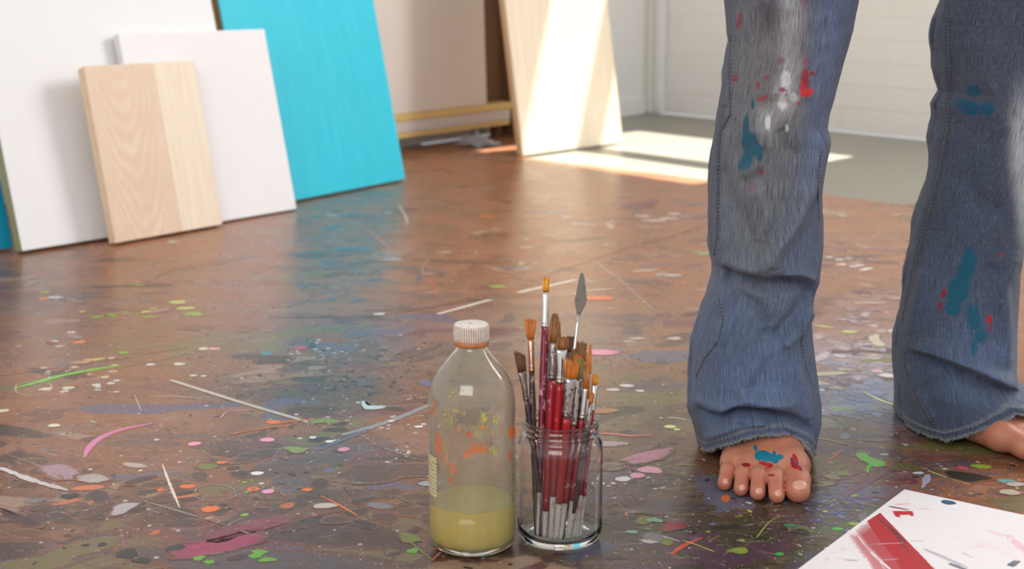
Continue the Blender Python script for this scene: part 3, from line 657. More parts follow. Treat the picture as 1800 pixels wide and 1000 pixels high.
# ================================================================== PAINTED BOARD ON THE FLOOR
cA = P(1590, 860, .004); cB = P(1420, 1000, .004); cD = P(1800, 905, .004)
bu = (cD - cA).normalized(); bv = (cB - cA).normalized(); bv = (bv - bu * bv.dot(bu)).normalized()
BW, BH = .36, .42
B = Splats(0.00002, 3e-7)
def bl_(px, py): q = P(px, py, .004) - cA; return (q.dot(bu), q.dot(bv))
def bdot(px, py, rpx, col, a=1, asp=1, ang=0, rough=.15): 
    x, y = bl_(px, py); B.blob(x, y, rpx * mpp(px, py), col, a, asp, ang, rough)
def bst(pts, wpx, col, a=1, a_end=None, taper=.3, wob=.1): B.stroke([bl_(*p) for p in pts], wpx * mpp(*pts[0]), col, a, a_end, taper, wob)
RED = (172, 6, 26)
def bp(pts, col, a=1.0, rag=None): B.poly([bl_(*p) for p in pts], col, a, rag=rag)
bp([(1500, 935), (1545, 900), (1590, 960), (1640, 1010), (1520, 1010)], (226, 140, 160), .38)
bp([(1488, 938), (1545, 902), (1600, 960), (1660, 1020), (1540, 1020), (1520, 985), (1500, 960)], (184, 24, 44), .66, .45)
bp([(1500, 932), (1547, 901), (1600, 955), (1665, 1020), (1565, 1020), (1545, 985), (1516, 955)], RED, .80, .5)
bp([(1524, 916), (1547, 901), (1580, 935), (1645, 1003), (1665, 1030), (1600, 1030), (1575, 985), (1545, 948)], RED, 1.0, 1.0)
bst([(1543, 912), (1570, 932), (1592, 955)], 4, (66, 14, 26), 1, 1, .5); bst([(1562, 928), (1582, 950), (1602, 975)], 3.5, (92, 14, 28), 1, 1, .6)
bp([(1568, 898), (1604, 898), (1607, 906), (1590, 911), (1574, 908)], (188, 14, 34), 1); bst([(1563, 890), (1580, 893), (1597, 896)], 8, (116, 22, 30), .9, .8)
bst([(1573, 887), (1600, 885)], 3.5, (196, 24, 44), .8, .6)
bdot(1667, 883, 12, (8, 80, 116), 1, 1.0, 0, .12)
for a_, b_, w_, c_ in [((1616, 894), (1638, 895), 2, (60, 64, 84)), ((1668, 894), (1690, 896), 1.5, (130, 130, 140)), ((1600, 951), (1625, 951), 3, (56, 66, 96)), ((1608, 946), (1632, 946), 3, (30, 60, 96)),
                    ((1523, 957), (1590, 954), 2.5, (50, 20, 50)), ((1476, 964), (1500, 965), 3, (150, 40, 50)), ((1494, 960), (1514, 962), 3, (150, 30, 44)), ((1485, 984), (1510, 986), 5, (150, 60, 56)),
                    ((1463, 971), (1480, 971), 1.5, (150, 100, 110)), ((1465, 981), (1530, 985), 1.5, (120, 110, 140)), ((1538, 985), (1580, 982), 3, (30, 40, 90)), ((1515, 968), (1540, 969), 1.5, (90, 80, 120)),
                    ((1580, 914), (1606, 915), 2, (214, 90, 110)), ((1583, 918), (1600, 919), 1.5, (226, 150, 160)), ((1676, 943), (1690, 946), 1.2, (150, 150, 150))]:
    bst([a_, b_], w_, c_, .75, .5, .6)
bst([(1625, 965), (1660, 980), (1700, 998)], 16, (120, 124, 146), .5, .5, .3); bst([(1668, 990), (1700, 1002)], 14, (30, 44, 84), .72, .7); bst([(1690, 970), (1730, 990)], 8, (150, 160, 180), .5, .4)
bst([(1775, 995), (1790, 985)], 18, (28, 44, 84), .8, .7); bst([(1735, 930), (1770, 945), (1800, 965)], 20, (232, 170, 184), .45, .5); bst([(1770, 940), (1810, 975)], 24, (226, 130, 152), .45, .5)
bst([(1690, 965), (1740, 960), (1790, 985)], 16, (236, 190, 200), .45, .42); bst([(1440, 990), (1500, 960)], 10, (226, 170, 200), .42, .35); bst([(1530, 970), (1570, 1005)], 5, (226, 150, 180), .45, .4)
bst([(1590, 905), (1612, 930), (1620, 950)], 26, (240, 216, 222), .4, .36)
nu = 30; ug = np.linspace(0, BW, nu); vg = np.linspace(0, BH, nu); GU, GV = np.meshgrid(ug, vg)
bV = np.stack([GU.ravel(), GV.ravel(), 0 * GU.ravel()], 1); bQ = grid_quads(nu, nu); nb = len(bV)
V = [tuple(q) for q in bV] + [q for q in B.V] + [(x, y, -.0035) for x, y in ((0, 0), (BW, 0), (BW, BH), (0, BH))]
k = nb + len(B.V); c4 = (0, nu - 1, nu * nu - 1, nu * (nu - 1))
Fc = [tuple(map(int, q)) for q in bQ] + [tuple(i + nb for i in f) for f in B.F] + [(k + 3, k + 2, k + 1, k)] + [(c4[i], k + i, k + (i + 1) % 4, c4[(i + 1) % 4]) for i in range(4)]
m = M('painted_canvas_board'); v = m.obj(); col, mk = m.paint_mask(v, 220, (1, 1, 0), 9, 5)
n_ = m.noise(m.scale(v, (1, 1, 0)), 14, 4)
c = m.mix(m.ramp(n_, .5, .75, 0, .5), L4(228, 224, 226), L4(226, 208, 214)); c = m.mix(mk, c, col)
m.set(Base_Color=c, Roughness=.5).bump(m.noise(v, 1500, 2), .12, .0005)
cb = mesh('canvas_board', V, Fc, m.m, smooth=False)
attr(cb, 'paint', np.concatenate([np.tile([.8, .78, .8, 0], (nb, 1)), np.array(B.A), np.tile([.8, .8, .8, 0], (4, 1))]))
zc_ = bu.cross(bv); flip = Matrix.Identity(4)
R = Matrix((bu, bv, Z)).transposed().to_4x4(); cb.matrix_world = Matrix.Translation(cA) @ R
tag(cb, 'white canvas board with red and blue paint strokes lying flat on the floor', 'canvas board')

# ================================================================== GLASS BOTTLE
def glass_mat(name, rgb, rough=.02, film=None, film_amt=.1):
    m = M(name); g = m.n('BsdfGlass', {'Color': rgb, 'Roughness': rough, 'IOR': 1.45})
    return m, g
BX, BY, BR = -.0428, 1.459, .0465
root = empty('glass_bottle', (BX, BY, 0), 'clear glass bottle half full of cloudy yellow liquid with a white ribbed cap', 'bottle')
m = M('dirty_clear_glass'); v = m.obj(); m.set(Base_Color=(.93, .95, .92, 1), Roughness=.03, Transmission_Weight=1.0, IOR=1.45)
a = m.at('paint'); n_ = m.ramp(m.noise(v, 210, 6, .75), .3, .7, .1, .9); mk = m.math('MULTIPLY', m.math('SUBTRACT', m.math('MULTIPLY', a.outputs['Alpha'], 1.35), n_), 3.0, True)
film = m.math('MULTIPLY', m.ramp(m.noise(m.scale(v, (1, 1, .35)), 45, 4), .35, .7, .06, .26), 1.0)
pd = m.n('BsdfPrincipled', {'Base Color': a.outputs['Color'], 'Roughness': .5})
fd = m.n('BsdfDiffuse', {'Color': L4(216, 208, 186)})
fdt = m.n('BsdfTranslucent', {'Color': L4(216, 208, 186)}); fmix = m.n('MixShader', {0: .5, 1: fd.outputs[0], 2: fdt.outputs[0]})
mx1 = m.n('MixShader', {0: film, 1: m.b.outputs[0], 2: fmix.outputs[0]})
mx2 = m.n('MixShader', {0: m.math('MULTIPLY', mk, .8), 1: mx1.outputs[0], 2: pd.outputs[0]})
m.t.links.new(mx2.outputs[0], m.out.inputs['Surface']); bottle_mat = m.m
outer = [(.001, .003), (.030, .003), (.036, .0015), (.041, .0022), (.0445, .006), (.0462, .012), (.0465, .020)] + [(.0465, z_) for z_ in np.linspace(.03, .160, 34)] + \
        [(.0463, .166), (.0456, .172), (.0442, .178), (.0422, .184), (.0395, .190), (.0362, .1955), (.0325, .201), (.0285, .206), (.0245, .211), (.0208, .2155), (.0180, .219), (.0162, .222), (.0152, .2255), (.0150, .229), (.0166, .2295), (.0168, .2315), (.0150, .232), (.0150, .246)]
inner = [(max(.0006, r - (.0022 if z_ > .03 else .003)), z_ + (.0065 if z_ < .02 else 0)) for r, z_ in outer if not (.2293 < z_ < .2318)][::-1]
prof = outer + inner
V, Q = lathe(prof, 128); go = nmesh('bottle_glass', V, Q, bottle_mat, root)
# paint smears on the outside of the bottle
wx, wy, wz = V[:, 0] + BX, V[:, 1] + BY, V[:, 2]; px, py = proj(wx, wy, wz)
col = np.tile(np.array([.6, .5, .3]), (len(V), 1)); al = np.zeros(len(V))
isout = (np.arange(len(V)) < len(outer) * 128) & (V[:, 1] < .012)
def bpaint(cx, cy, rx, ry, c_, a_):
    global col, al
    d = 1 - np.sqrt(((px - cx) / rx) ** 2 + ((py - cy) / ry) ** 2); f = np.clip(d * 1.5, 0, 1) * min(1, a_ * 1.12)
    col = np.where(((d > -.4) & (f >= al))[:, None], lin(c_)[None, :], col); al = np.maximum(al, f * isout)
YL = (186, 186, 84); O2 = (214, 110, 56); GRY = (176, 172, 152)
for q in [(790, 730, 40, 40, YL, .36), (860, 720, 40, 40, GRY, .34), (800, 690, 30, 22, YL, .36), (850, 760, 50, 40, (190, 172, 90), .36), (830, 800, 55, 30, GRY, .32), (780, 800, 24, 60, (200, 140, 90), .40),
          (770, 780, 14, 44, O2, .52), (762, 720, 9, 30, (200, 110, 70), .5), (840, 790, 36, 16, O2, .55), (820, 800, 16, 12, O2, .5), (795, 825, 18, 22, O2, .5), (792, 845, 6, 7, (210, 70, 40), .75), (824, 762, 7, 6, (206, 40, 30), .95),
          (805, 757, 6, 8, O2, .7), (868, 792, 16, 14, YL, .55), (850, 735, 14, 14, (190, 196, 70), .5), (872, 738, 12, 16, (176, 190, 90), .5), (900, 760, 9, 18, (226, 110, 30), .9), (897, 800, 9, 24, O2, .5), (832, 740, 10, 10, (120, 112, 100), .5),
          (775, 735, 2.5, 3, (40, 30, 60), 1), (818, 720, 12, 12, (200, 176, 140), .42), (848, 752, 8, 7, (220, 130, 60), .6), (830, 775, 5, 3, (210, 60, 40), .8), (764, 945, 6, 10, (190, 150, 120), .45)]: bpaint(*q)
attr(go, 'paint', np.concatenate([col, al[:, None]], 1))
m = M('cloudy_yellow_liquid'); v = m.obj()
m.set(Base_Color=m.mix(m.noise(v, 20, 2), L4(222, 200, 104), L4(228, 208, 116)), Roughness=.08, Subsurface_Weight=.35, Subsurface_Radius=(.02, .017, .007), Subsurface_Scale=.5, IOR=1.33)
lq = [(.0005, .0082), (.033, .0082), (.0398, .0095), (.0438, .0145), (.0450, .022), (.0451, .052), (.0440, .0528), (.040, .0522), (.0005, .0520)]
V, Q = lathe(lq, 96); nmesh('liquid', V, Q, m.m, root)
# cap with ribs, paint-stained ring
cap_m = M('white_ribbed_cap'); v = cap_m.obj(); xx = cap_m.n('SeparateXYZ', {0: v})
c = cap_m.mix(cap_m.ramp(cap_m.noise(v, 260, 3), .5, .7, 0, .55), L4(228, 224, 216), L4(196, 150, 120)); c = cap_m.mix(cap_m.ramp(xx.outputs['Z'], .2285, .2325, .75, 0), c, L4(176, 104, 52))
c = cap_m.mix(cap_m.math('MULTIPLY', cap_m.at('groove').outputs['Fac'], .75), c, L4(150, 96, 62)); cap_m.set(Base_Color=c, Roughness=.45)
n = 46 * 4; Vc = []; zs = [.2300, .2305, .2440, .2465, .2478, .2482, .2482]
for i, z_ in enumerate(zs):
    for k in range(n):
        q = 2 * PI * k / n; rr = (.0184, .0186, .0186, .0184, .0174, .0162, .0004)[i]
        if i in (1, 2): rr += (.0004 if k % 4 < 2 else -.0006)
        Vc.append((rr * math.cos(q), rr * math.sin(q), z_))
cap = nmesh('cap', Vc, grid_quads(n, len(zs), True), cap_m.m, root, smooth=False); gc = np.ones((len(Vc), 4)); gc[:] = 0
for i in (0, 1, 2, 3): gc[[i * n + k for k in range(n) if k % 4 >= 2], :] = (1, 1, 1, 1)
attr(cap, 'groove', gc); cap['label'] = 'white ribbed screw cap'
V, Q = lathe([(.0155, .2245), (.0180, .2248), (.0186, .226), (.0187, .2285), (.0182, .2298), (.0155, .2299)], 64)
nmesh('cap_ring', V, Q, simple('orange_stained_ring', (178, 112, 62), .4, var=.35, scale=120), cap)
sV_ = Splats(.24825, 1e-5); sV_.blob(-.001, -.001, .0022, (110, 160, 50), rough=.4); sV_.blob(.005, .003, .0007, (180, 60, 60)); sV_.blob(-.006, .004, .0005, (90, 60, 50))
mesh('paint_speck', sV_.V, sV_.F, simple('green_paint', (110, 160, 50), .4), cap)
# paper labels
m = M('printed_label'); v = m.n('TexCoord').outputs['UV']; xx = m.n('SeparateXYZ', {0: v})
row = m.ramp(m.math('PINGPONG', m.math('MULTIPLY', xx.outputs['Y'], 11), .5), .18, .24); wd = m.ramp(m.noise(m.scale(v, (60, 11, 1)), 1, 2), .47, .52)
c = m.mix(m.math('MULTIPLY', m.math('MULTIPLY', row, wd), .8), L4(214, 204, 160), L4(74, 64, 52)); m.set(Base_Color=c, Roughness=.6); lab_m = m.m
def label_patch(a0, a1, z0, z1, wavy=0.0):
    na, nv_ = 24, 24; V = []; uv = []
    for j in range(nv_):
        for i in range(na):
            q = a0 + (a1 - a0) * i / (na - 1); z_ = z0 + (z1 - z0) * j / (nv_ - 1); rr = .04685 + wavy * (.5 + .5 * math.sin(j * .8)) * (i / (na - 1))
            V.append((rr * math.cos(q), rr * math.sin(q), z_)); uv.append((i / (na - 1), j / (nv_ - 1)))
    o = nmesh('paper_label', V, grid_quads(na, nv_), lab_m, root); l = o.data.uv_layers.new(name='UVMap')
    for lp_ in o.data.loops: l.data[lp_.index].uv = uv[lp_.vertex_index]
    s_ = o.modifiers.new('s', 'SOLIDIFY'); s_.thickness = .0002; s_.offset = 1
label_patch(math.radians(180 - 10), math.radians(180 + 38), .062, .108)
label_patch(math.radians(-14), math.radians(6), .038, .104, .0012)

# ================================================================== JAR
JX, JY = .0527, 1.479
jar = empty('glass_jar', (JX, JY, 0), 'clear glass jar with a threaded neck packed with paint brushes', 'jar')
m = M('jar_glass'); v = m.obj(); m.set(Base_Color=(.95, .965, .95, 1), Roughness=.01, Transmission_Weight=1.0, IOR=1.45)
jar_mat = m.m
outer = [(.001, .003), (.032, .003), (.037, .0012), (.042, .0022), (.0452, .0065), (.0465, .013)] + [(.0467, z_) for z_ in np.linspace(.02, .102, 18)] + \
        [(.0464, .107), (.0452, .1115), (.0430, .1150), (.0412, .1172), (.0404, .1195), (.0404, .1215), (.0420, .1225), (.0422, .1240), (.0406, .1252), (.0404, .1275), (.0418, .1287), (.0420, .1302), (.0405, .1315), (.0403, .1335), (.0412, .1345), (.0412, .1360), (.0400, .1368), (.0388, .1365)]
inner = [(.0382, .1345), (.0382, .1195), (.0392, .117), (.0410, .1145), (.0428, .111), (.0440, .106)] + [(.0444, z_) for z_ in np.linspace(.100, .02, 12)] + [(.0436, .0135), (.0405, .0095), (.034, .008), (.001, .0075)]
V, Q = lathe(outer + inner, 128); nmesh('jar_body', V, Q, jar_mat, jar)

# ================================================================== BRUSHES
def streaky(name, c0, c1, c2, sc=(1, 1, .05), rough=.5, scale=900):
    m = M(name); v = m.obj(); n_ = m.noise(m.scale(v, sc), scale, 3, .6)
    c = m.mix(m.ramp(n_, .3, .55), L4(*c0), L4(*c1)); c = m.mix(m.ramp(n_, .55, .75), c, L4(*c2)); m.set(Base_Color=c, Roughness=rough).bump(n_, .6, .0006); return m.m
H_or = streaky('orange_synthetic_hair', (150, 76, 24), (206, 122, 44), (232, 160, 76))
H_br = streaky('brown_hair', (96, 60, 30), (150, 98, 52), (184, 132, 80))
H_dk = streaky('dark_hair', (70, 46, 28), (112, 72, 40), (150, 100, 56))
H_gd = streaky('golden_hair', (196, 124, 20), (226, 156, 40), (240, 184, 80))
H_gr = streaky('greenish_hair', (100, 84, 30), (160, 130, 50), (196, 150, 60))
def spotted(name, rgb, spots, amt=.3, rough=.3, metal=0.0, scale=220):
    m = M(name); v = m.obj(); c = L4(*rgb)
    for i, s_ in enumerate(spots):
        n_ = m.noise(m.scale(v, (1, 1, .55), loc=(i * 1.7, i * .3, i)), scale * (1 + .5 * i), 4, .6); c = m.mix(m.ramp(n_, .62 - amt * .3, .66 - amt * .3), c, L4(*s_))
        if i == 0 and metal: mt = m.ramp(n_, .62 - amt * .3, .66 - amt * .3, metal, 0)
    m.set(Base_Color=c, Roughness=rough, Metallic=(mt if metal and spots else metal)); return m.m
red_h = spotted('red_lacquer', (160, 14, 30), [(196, 120, 130)], -.15, .22)
red_p = spotted('red_handle_with_paint', (150, 14, 32), [(150, 90, 120), (190, 170, 170)], -.05, .32, scale=120)
red_q = spotted('red_handle_heavily_stained', (140, 16, 34), [(120, 80, 84), (190, 170, 160)], .06, .4, scale=110)
pinkp = spotted('pink_smeared_handle', (122, 22, 52), [(176, 84, 126), (204, 150, 170)], .12, .35, scale=90)
dark_h = spotted('dark_stained_handle', (64, 44, 48), [(96, 80, 84), (150, 120, 120)], .1, .4, scale=120)
black_h = spotted('black_lacquer', (22, 22, 26), [(90, 90, 90)], -.1, .25)
tipw = spotted('white_handle_tip', (196, 190, 184), [(160, 148, 140), (196, 120, 120)], .15, .4)
cream_h = spotted('cream_wood_handle', (206, 178, 130), [(190, 150, 90)], .1, .5)
silv = spotted('polished_ferrule', (206, 200, 194), [], 0, .18, 1.0)
silvp = spotted('paint_spotted_ferrule', (176, 166, 160), [(112, 92, 92), (60, 44, 84)], .18, .28, .9)
silvd = spotted('tarnished_ferrule', (122, 110, 106), [(84, 70, 72), (160, 150, 150)], .22, .35, .8)
brass = spotted('copper_tinted_ferrule', (176, 130, 110), [(120, 90, 84)], .2, .3, .9)

def loft(secs, n=20):                       # secs: (z, rx, ry, dx)
    V = []; Fc = []
    for z_, rx, ry, dx in secs:
        for k in range(n):
            q = 2 * PI * k / n; V.append((dx + rx * math.cos(q), ry * math.sin(q), z_))
    for i in range(len(secs) - 1):
        for k in range(n): Fc.append((i * n + k, i * n + (k + 1) % n, (i + 1) * n + (k + 1) % n, (i + 1) * n + k))
    Fc += [tuple(range(n))[::-1], tuple((len(secs) - 1) * n + k for k in range(n))]
    return V, Fc
def orient(o, p0, p1, roll=0.0):
    d = (p1 - p0).normalized(); y = (Vector((0, 1, 0)) - d * d.y).normalized(); x = y.cross(d).normalized()
    x2 = x * math.cos(roll) + y * math.sin(roll); y2 = d.cross(x2)
    o.matrix_world = Matrix.Translation(p0) @ Matrix((x2, y2, d)).transposed().to_4x4()
JAX = Vector((JX, JY, 0))
def axis_pts(bpx, bpy_, tpx, tpy, rimdy):
    """foot inside the jar, tip where the picture shows it, crossing the rim rimdy metres behind(+)/in front(-) of the jar's axis"""
    b = P(bpx, bpy_, .012); d = b - JAX; d.z = 0
    if d.length > .037: b = JAX + d * (.037 / d.length) + Z * .012
    # choose the depth of the tip so that at the rim height the shaft is at JY+rimdy
    lo_, hi_ = 1.38, 1.60
    for _ in range(40):
        mid = (lo_ + hi_) / 2; t = at(tpx, tpy, mid); f = (.128 - b.z) / (t.z - b.z); y_ = b.y + (t.y - b.y) * f
        if y_ < JY + rimdy: lo_ = mid
        else: hi_ = mid
    t = at(tpx, tpy, mid); f = (.128 - b.z) / (t.z - b.z); q = b.lerp(t, f); q.z = 0; rr = (q - JAX).length
    if rr > .0345: print('RIM', bpx, tpx, round(rr, 4))
    return b, t
def brush(label, bpx, bpy_, tpx, tpy, rimdy, hair, Lh, wh, ferr, Lf, handle, rh, tip=True, shape='flat', roll=0.0, round_=False, tiplen=.042, tipmat=None):
    p0, p1 = axis_pts(bpx, bpy_, tpx, tpy, rimdy); Lt = (p1 - p0).length; rh = rh * .88; tiplen = .030 + (int(tpx * 7 + bpx * 3) % 10) * .0022
    root = empty('paintbrush', p0, label, 'paintbrush', 'paint brushes standing in the glass jar'); orient(root, p0, p1, roll)
    zf1 = Lt - Lh; zf0 = zf1 - Lf; rf = rh * .86; th = wh * (.5 if round_ else .22) ; wf = wh / 2
    tl = tiplen if tip else 0.0
    def hr(z_):                              # handle radius profile
        f = z_ / zf0; return rh * (.52 + .48 * min(1, (f / .72)) ** .8) * (1 - .16 * max(0, (f - .8) / .2))
    secs = [(z_, hr(z_), hr(z_), 0) for z_ in np.linspace(tl, zf0, 14)]
    if not tip: secs = [(0, .0006, .0006, 0), (.0008, hr(0) * .8, hr(0) * .8, 0)] + [(q[0] + .002 if i == 0 else q[0], *q[1:]) for i, q in enumerate(secs)]
    ho = mesh('handle', *loft(secs, 16), handle, root)
    if tip:
        s2 = [(0, .0006, .0006, 0), (.0006, hr(0) * .7, hr(0) * .7, 0), (.002, hr(0), hr(0), 0)] + [(z_, hr(z_) * 1.02, hr(z_) * 1.02, 0) for z_ in np.linspace(.004, tl + .0003, 6)]
        t_ = mesh('handle_tip', *loft(s2, 16), tipmat or tipw, ho); t_['label'] = 'white dipped end of the handle'
    fs = []; rc = hr(zf0) * 1.1
    for z_, k in ((-.001, 1), (.0008, 1.04), (.0018, 1.12), (.0028, 1.04), (.0038, 1.0), (.0048, 1.12), (.0060, 1.02), (.0075, 1.0)): fs.append((zf0 + z_, rc * k, rc * k, 0))
    for f in np.linspace(.35, 1, 7):
        z_ = zf0 + Lf * f; g = ((f - .35) / .65) ** 1.3
        fs.append((z_, rc * (1 - g) + wf * g, rc * (1 - g) + max(th * .62, .0008) * g, 0))
    mesh('ferrule', *loft(fs, 24), ferr, root)
    # hair: a shaped core plus separate strands
    r_ = random.Random(hash(label) % 1000 if False else len(label) * 7 + int(tpx)); parts = []
    def outline(f):                          # half width along the hair
        if shape == 'flat': return wf * (1 + .06 * f)
        if shape == 'fan': return wf * (1 + 1.0 * f)
        if shape == 'filbert': return wf * (1.12 * math.sqrt(max(0, 1 - max(0, (f - .30) / .72) ** 2.0)) + .02)
        if shape == 'round': return wf * (1.15 * math.sqrt(max(0, 1 - f ** 3)) * (1 - .2 * f) + .03)
        if shape == 'splay': return wf * (1 + .35 * f)
        return wf * (1 + .25 * f)
    def toplen(s_):                          # relative hair length across the width
        if shape == 'angle': return 1 - .28 * (s_ + 1) / 2
        if shape == 'flat': return .97 + .03 * math.sin(s_ * 7)
        if shape in ('filbert', 'round'): return 1.0
        return .94
    n = 28; secs = []
    V = []; Fc = []; steps = 8
    for i in range(steps + 1):
        f = i / steps
        for k in range(n):
            q = 2 * PI * k / n; cx_ = math.cos(q); tk = max(th * .6, .0007) * (1 - (.55 if not round_ else .85) * f * f)
            w_ = outline(f) if shape != 'angle' else wf * (1 + .28 * f)
            V.append((w_ * cx_, tk * math.sin(q) if not round_ else w_ * math.sin(q), zf1 - .001 + (Lh * .93) * f * toplen(cx_)))
    for i in range(steps):
        for k in range(n): Fc.append((i * n + k, i * n + (k + 1) % n, (i + 1) * n + (k + 1) % n, (i + 1) * n + k))
    Fc += [tuple(range(n))[::-1], tuple(steps * n + k for k in range(n))]
    parts.append((V, Fc))
    for j in range(90 if wh > .006 else 46):
        s_ = r_.uniform(-1, 1); fr = r_.choice([-1, 1]); d_ = r_.uniform(.7, 1.05)
        pts = []
        for f in (0, .35, .7, 1.0):
            w_ = outline(min(f, .93)) if shape != 'angle' else wf * (1 + .28 * f)
            yy = (max(th * .62, .0008) * math.sqrt(max(0, 1 - s_ * s_)) * (1 - .5 * f) + .0002) * fr if not round_ else outline(min(f, .93)) * math.sqrt(max(0, 1 - s_ * s_)) * fr * 1.02
            pts.append((w_ * s_ * d_ * (1 + (r_.uniform(-.05, .10) if f == 1 else 0)), yy * (.8 + .2 * d_), zf1 + Lh * f * toplen(s_) * (1 + (r_.uniform(-.06, .06) if f == 1 else 0)) * .98))
        parts.append(tube(pts, [.0003, .00032, .00026, .0001], 4))
    mesh('bristles', *merge(parts), hair, root)
    return root
# (foot px, foot py, tip px, tip py, rim depth ...)
brush('tallest brush, golden flat hair, long silver ferrule and pink-smeared red handle', 926, 952, 960, 487, .008, H_gd, .0155, .0070, silv, .040, pinkp, .0046)
brush('filbert brush with brown hair, stained dark ferrule and thick red handle, second tallest', 936, 962, 976, 552, -.012, H_br, .0300, .0110, silvd, .040, red_p, .0058, shape='filbert')
brush('flat brush with a bright wide white-metal ferrule and clean red handle', 955, 966, 989, 591, -.024, H_br, .0140, .0120, silv, .036, red_h, .0050, roll=.15)
brush('angled brush with wide orange hair in front, paint-streaked ferrule above a red handle', 971, 969, 1006, 628, -.032, H_or, .0225, .0125, silvp, .042, red_h, .0056, shape='angle')
brush('brush with olive-stained hair and a blue-grey spattered ferrule right of the angled brush', 986, 966, 1021, 628, -.022, H_gr, .0230, .0085, silvp, .050, red_q, .0048, shape='splay', roll=.5)
brush('brush with a plain tapered steel ferrule and red handle, right of centre', 1006, 962, 1034, 640, -.022, H_or, .0250, .0050, silv, .034, red_q, .0044, shape='round', round_=True)
brush('slim brush with pointed orange hair near the right rim of the jar', 1022, 960, 1038, 606, -.006, H_or, .0300, .0058, silvp, .044, red_p, .0036, shape='round', round_=True)
brush('smallest flat brush with bright golden hair at the right of the jar', 1036, 955, 1047, 658, -.006, H_gd, .0110, .0066, silv, .028, red_q, .0036)
brush('splayed orange-haired brush with a thin dark ferrule, left of the tallest brush', 936, 945, 932, 558, .004, H_or, .0230, .0070, brass, .036, dark_h, .0040, shape='fan', tip=False)
brush('angled brown-haired brush leaning far out over the left rim of the jar', 960, 940, 912, 614, .000, H_dk, .0240, .0100, silvd, .032, dark_h, .0038, shape='angle', roll=.3, tip=False)
brush('wide flat brush with orange-brown hair standing behind the others at the right', 1012, 946, 1022, 600, .014, H_br, .0220, .0115, silvd, .040, black_h, .0044, roll=.2, tip=False)
brush('dark-haired flat brush half hidden behind the bright wide ferrule', 990, 946, 1003, 590, .020, H_dk, .0180, .0095, silvd, .036, dark_h, .0040, roll=-.3, tip=False)
brush('brown flat brush whose hair shows between the bright ferrule and the wide back brush', 1000, 948, 1010, 612, .004, H_br, .0180, .0085, silvp, .036, red_q, .0042, roll=.4)
brush('orange-haired brush showing between the filbert and the tallest brush', 950, 945, 967, 575, .014, H_or, .0250, .0070, silvd, .036, dark_h, .0040, shape='round', round_=True, tip=False)
brush('orange-haired brush peeping out right behind the filbert brush', 962, 945, 983, 566, .010, H_or, .0280, .0060, silvd, .036, pinkp, .0040, shape='round', round_=True)
brush('thin black-handled brush with ruffled hair low behind the angled brush', 993, 968, 1016, 622, -.010, H_or, .0180, .0070, brass, .034, black_h, .0034, shape='splay', tip=False)
brush('short round brush with a small dark tip in front of the bright wide ferrule', 966, 955, 993, 618, -.012, H_dk, .0120, .0045, brass, .030, red_q, .0038, shape='round', round_=True)
brush('thin brush with orange hair low beside the slim pointed brush', 1030, 958, 1034, 668, -.014, H_or, .0190, .0044, silv, .034, red_p, .0034, shape='round', round_=True)
brush('grey-stained brush with a short pale handle end at the right inside the jar', 1012, 967, 1042, 690, -.026, H_or, .0120, .0046, silvp, .030, dark_h, .0036)
# palette knife
p0, p1 = axis_pts(975, 945, 1023, 479, .012); Lt = (p1 - p0).length
kn = empty('palette_knife', p0, 'palette knife with a dull diamond-shaped steel blade rising above the brushes', 'palette knife'); orient(kn, p0, p1, 0.0)
s = 1 / 1580.0
nB_ = 24; Vb = []; zt = Lt; L_ = 76 * s
for i in range(nB_ + 1):
    f = i / nB_; z_ = zt - L_ * f
    w_ = (np.interp(f, [0, .04, .12, .62, .72, 1.0], [.001, 3.2, 4.6, 10.6, 10.0, 3.0])) * s
    dx = np.interp(f, [0, .6, 1], [0, .0012, 0])
    for (sx_, sy_) in ((-1, -1), (1, -1), (1, 1), (-1, 1)): Vb.append((dx + sx_ * w_ + (.0012 * f), sy_ * .0005, z_))
Fb = [(i * 4 + k, i * 4 + (k + 1) % 4, (i + 1) * 4 + (k + 1) % 4, (i + 1) * 4 + k) for i in range(nB_) for k in range(4)] + [(3, 2, 1, 0), tuple(nB_ * 4 + k for k in range(4))]
mesh('blade', Vb, Fb, spotted('dull_steel_blade', (96, 90, 82), [(76, 66, 58)], .1, .42, .7), kn, smooth=False)
mesh('neck', *tube([(.001, 0, zt - L_ * .94), (.0008, 0, zt - L_ - .010), (0, 0, zt - L_ - .05), (0, 0, zt - L_ - .075)], [.0012, .0019, .0021, .0022], 12), silv, kn)
mesh('handle', *loft([(z_, r_ * 1.0, r_, 0) for z_, r_ in ((0, .0008), (.001, .004), (.01, .0062), (.05, .0066), (.10, .005), (zt - L_ - .078, .0038), (zt - L_ - .070, .0030))], 18), cream_h, kn)

# ================================================================== PERSON
def smin(a, b, k):
    h = np.clip(.5 + .5 * (b - a) / k, 0, 1); return b * (1 - h) + a * h - k * h * (1 - h)
def rcone(Pt, a, b, r1, r2):                # capsule with two radii
    ax, ay, az = a; dx, dy, dz = b[0] - ax, b[1] - ay, b[2] - az; L2 = dx * dx + dy * dy + dz * dz + 1e-12
    t = np.clip(((Pt[0] - ax) * dx + (Pt[1] - ay) * dy + (Pt[2] - az) * dz) / L2, 0, 1)
    return np.sqrt((Pt[0] - ax - dx * t) ** 2 + (Pt[1] - ay - dy * t) ** 2 + (Pt[2] - az - dz * t) ** 2) - (r1 + (r2 - r1) * t)
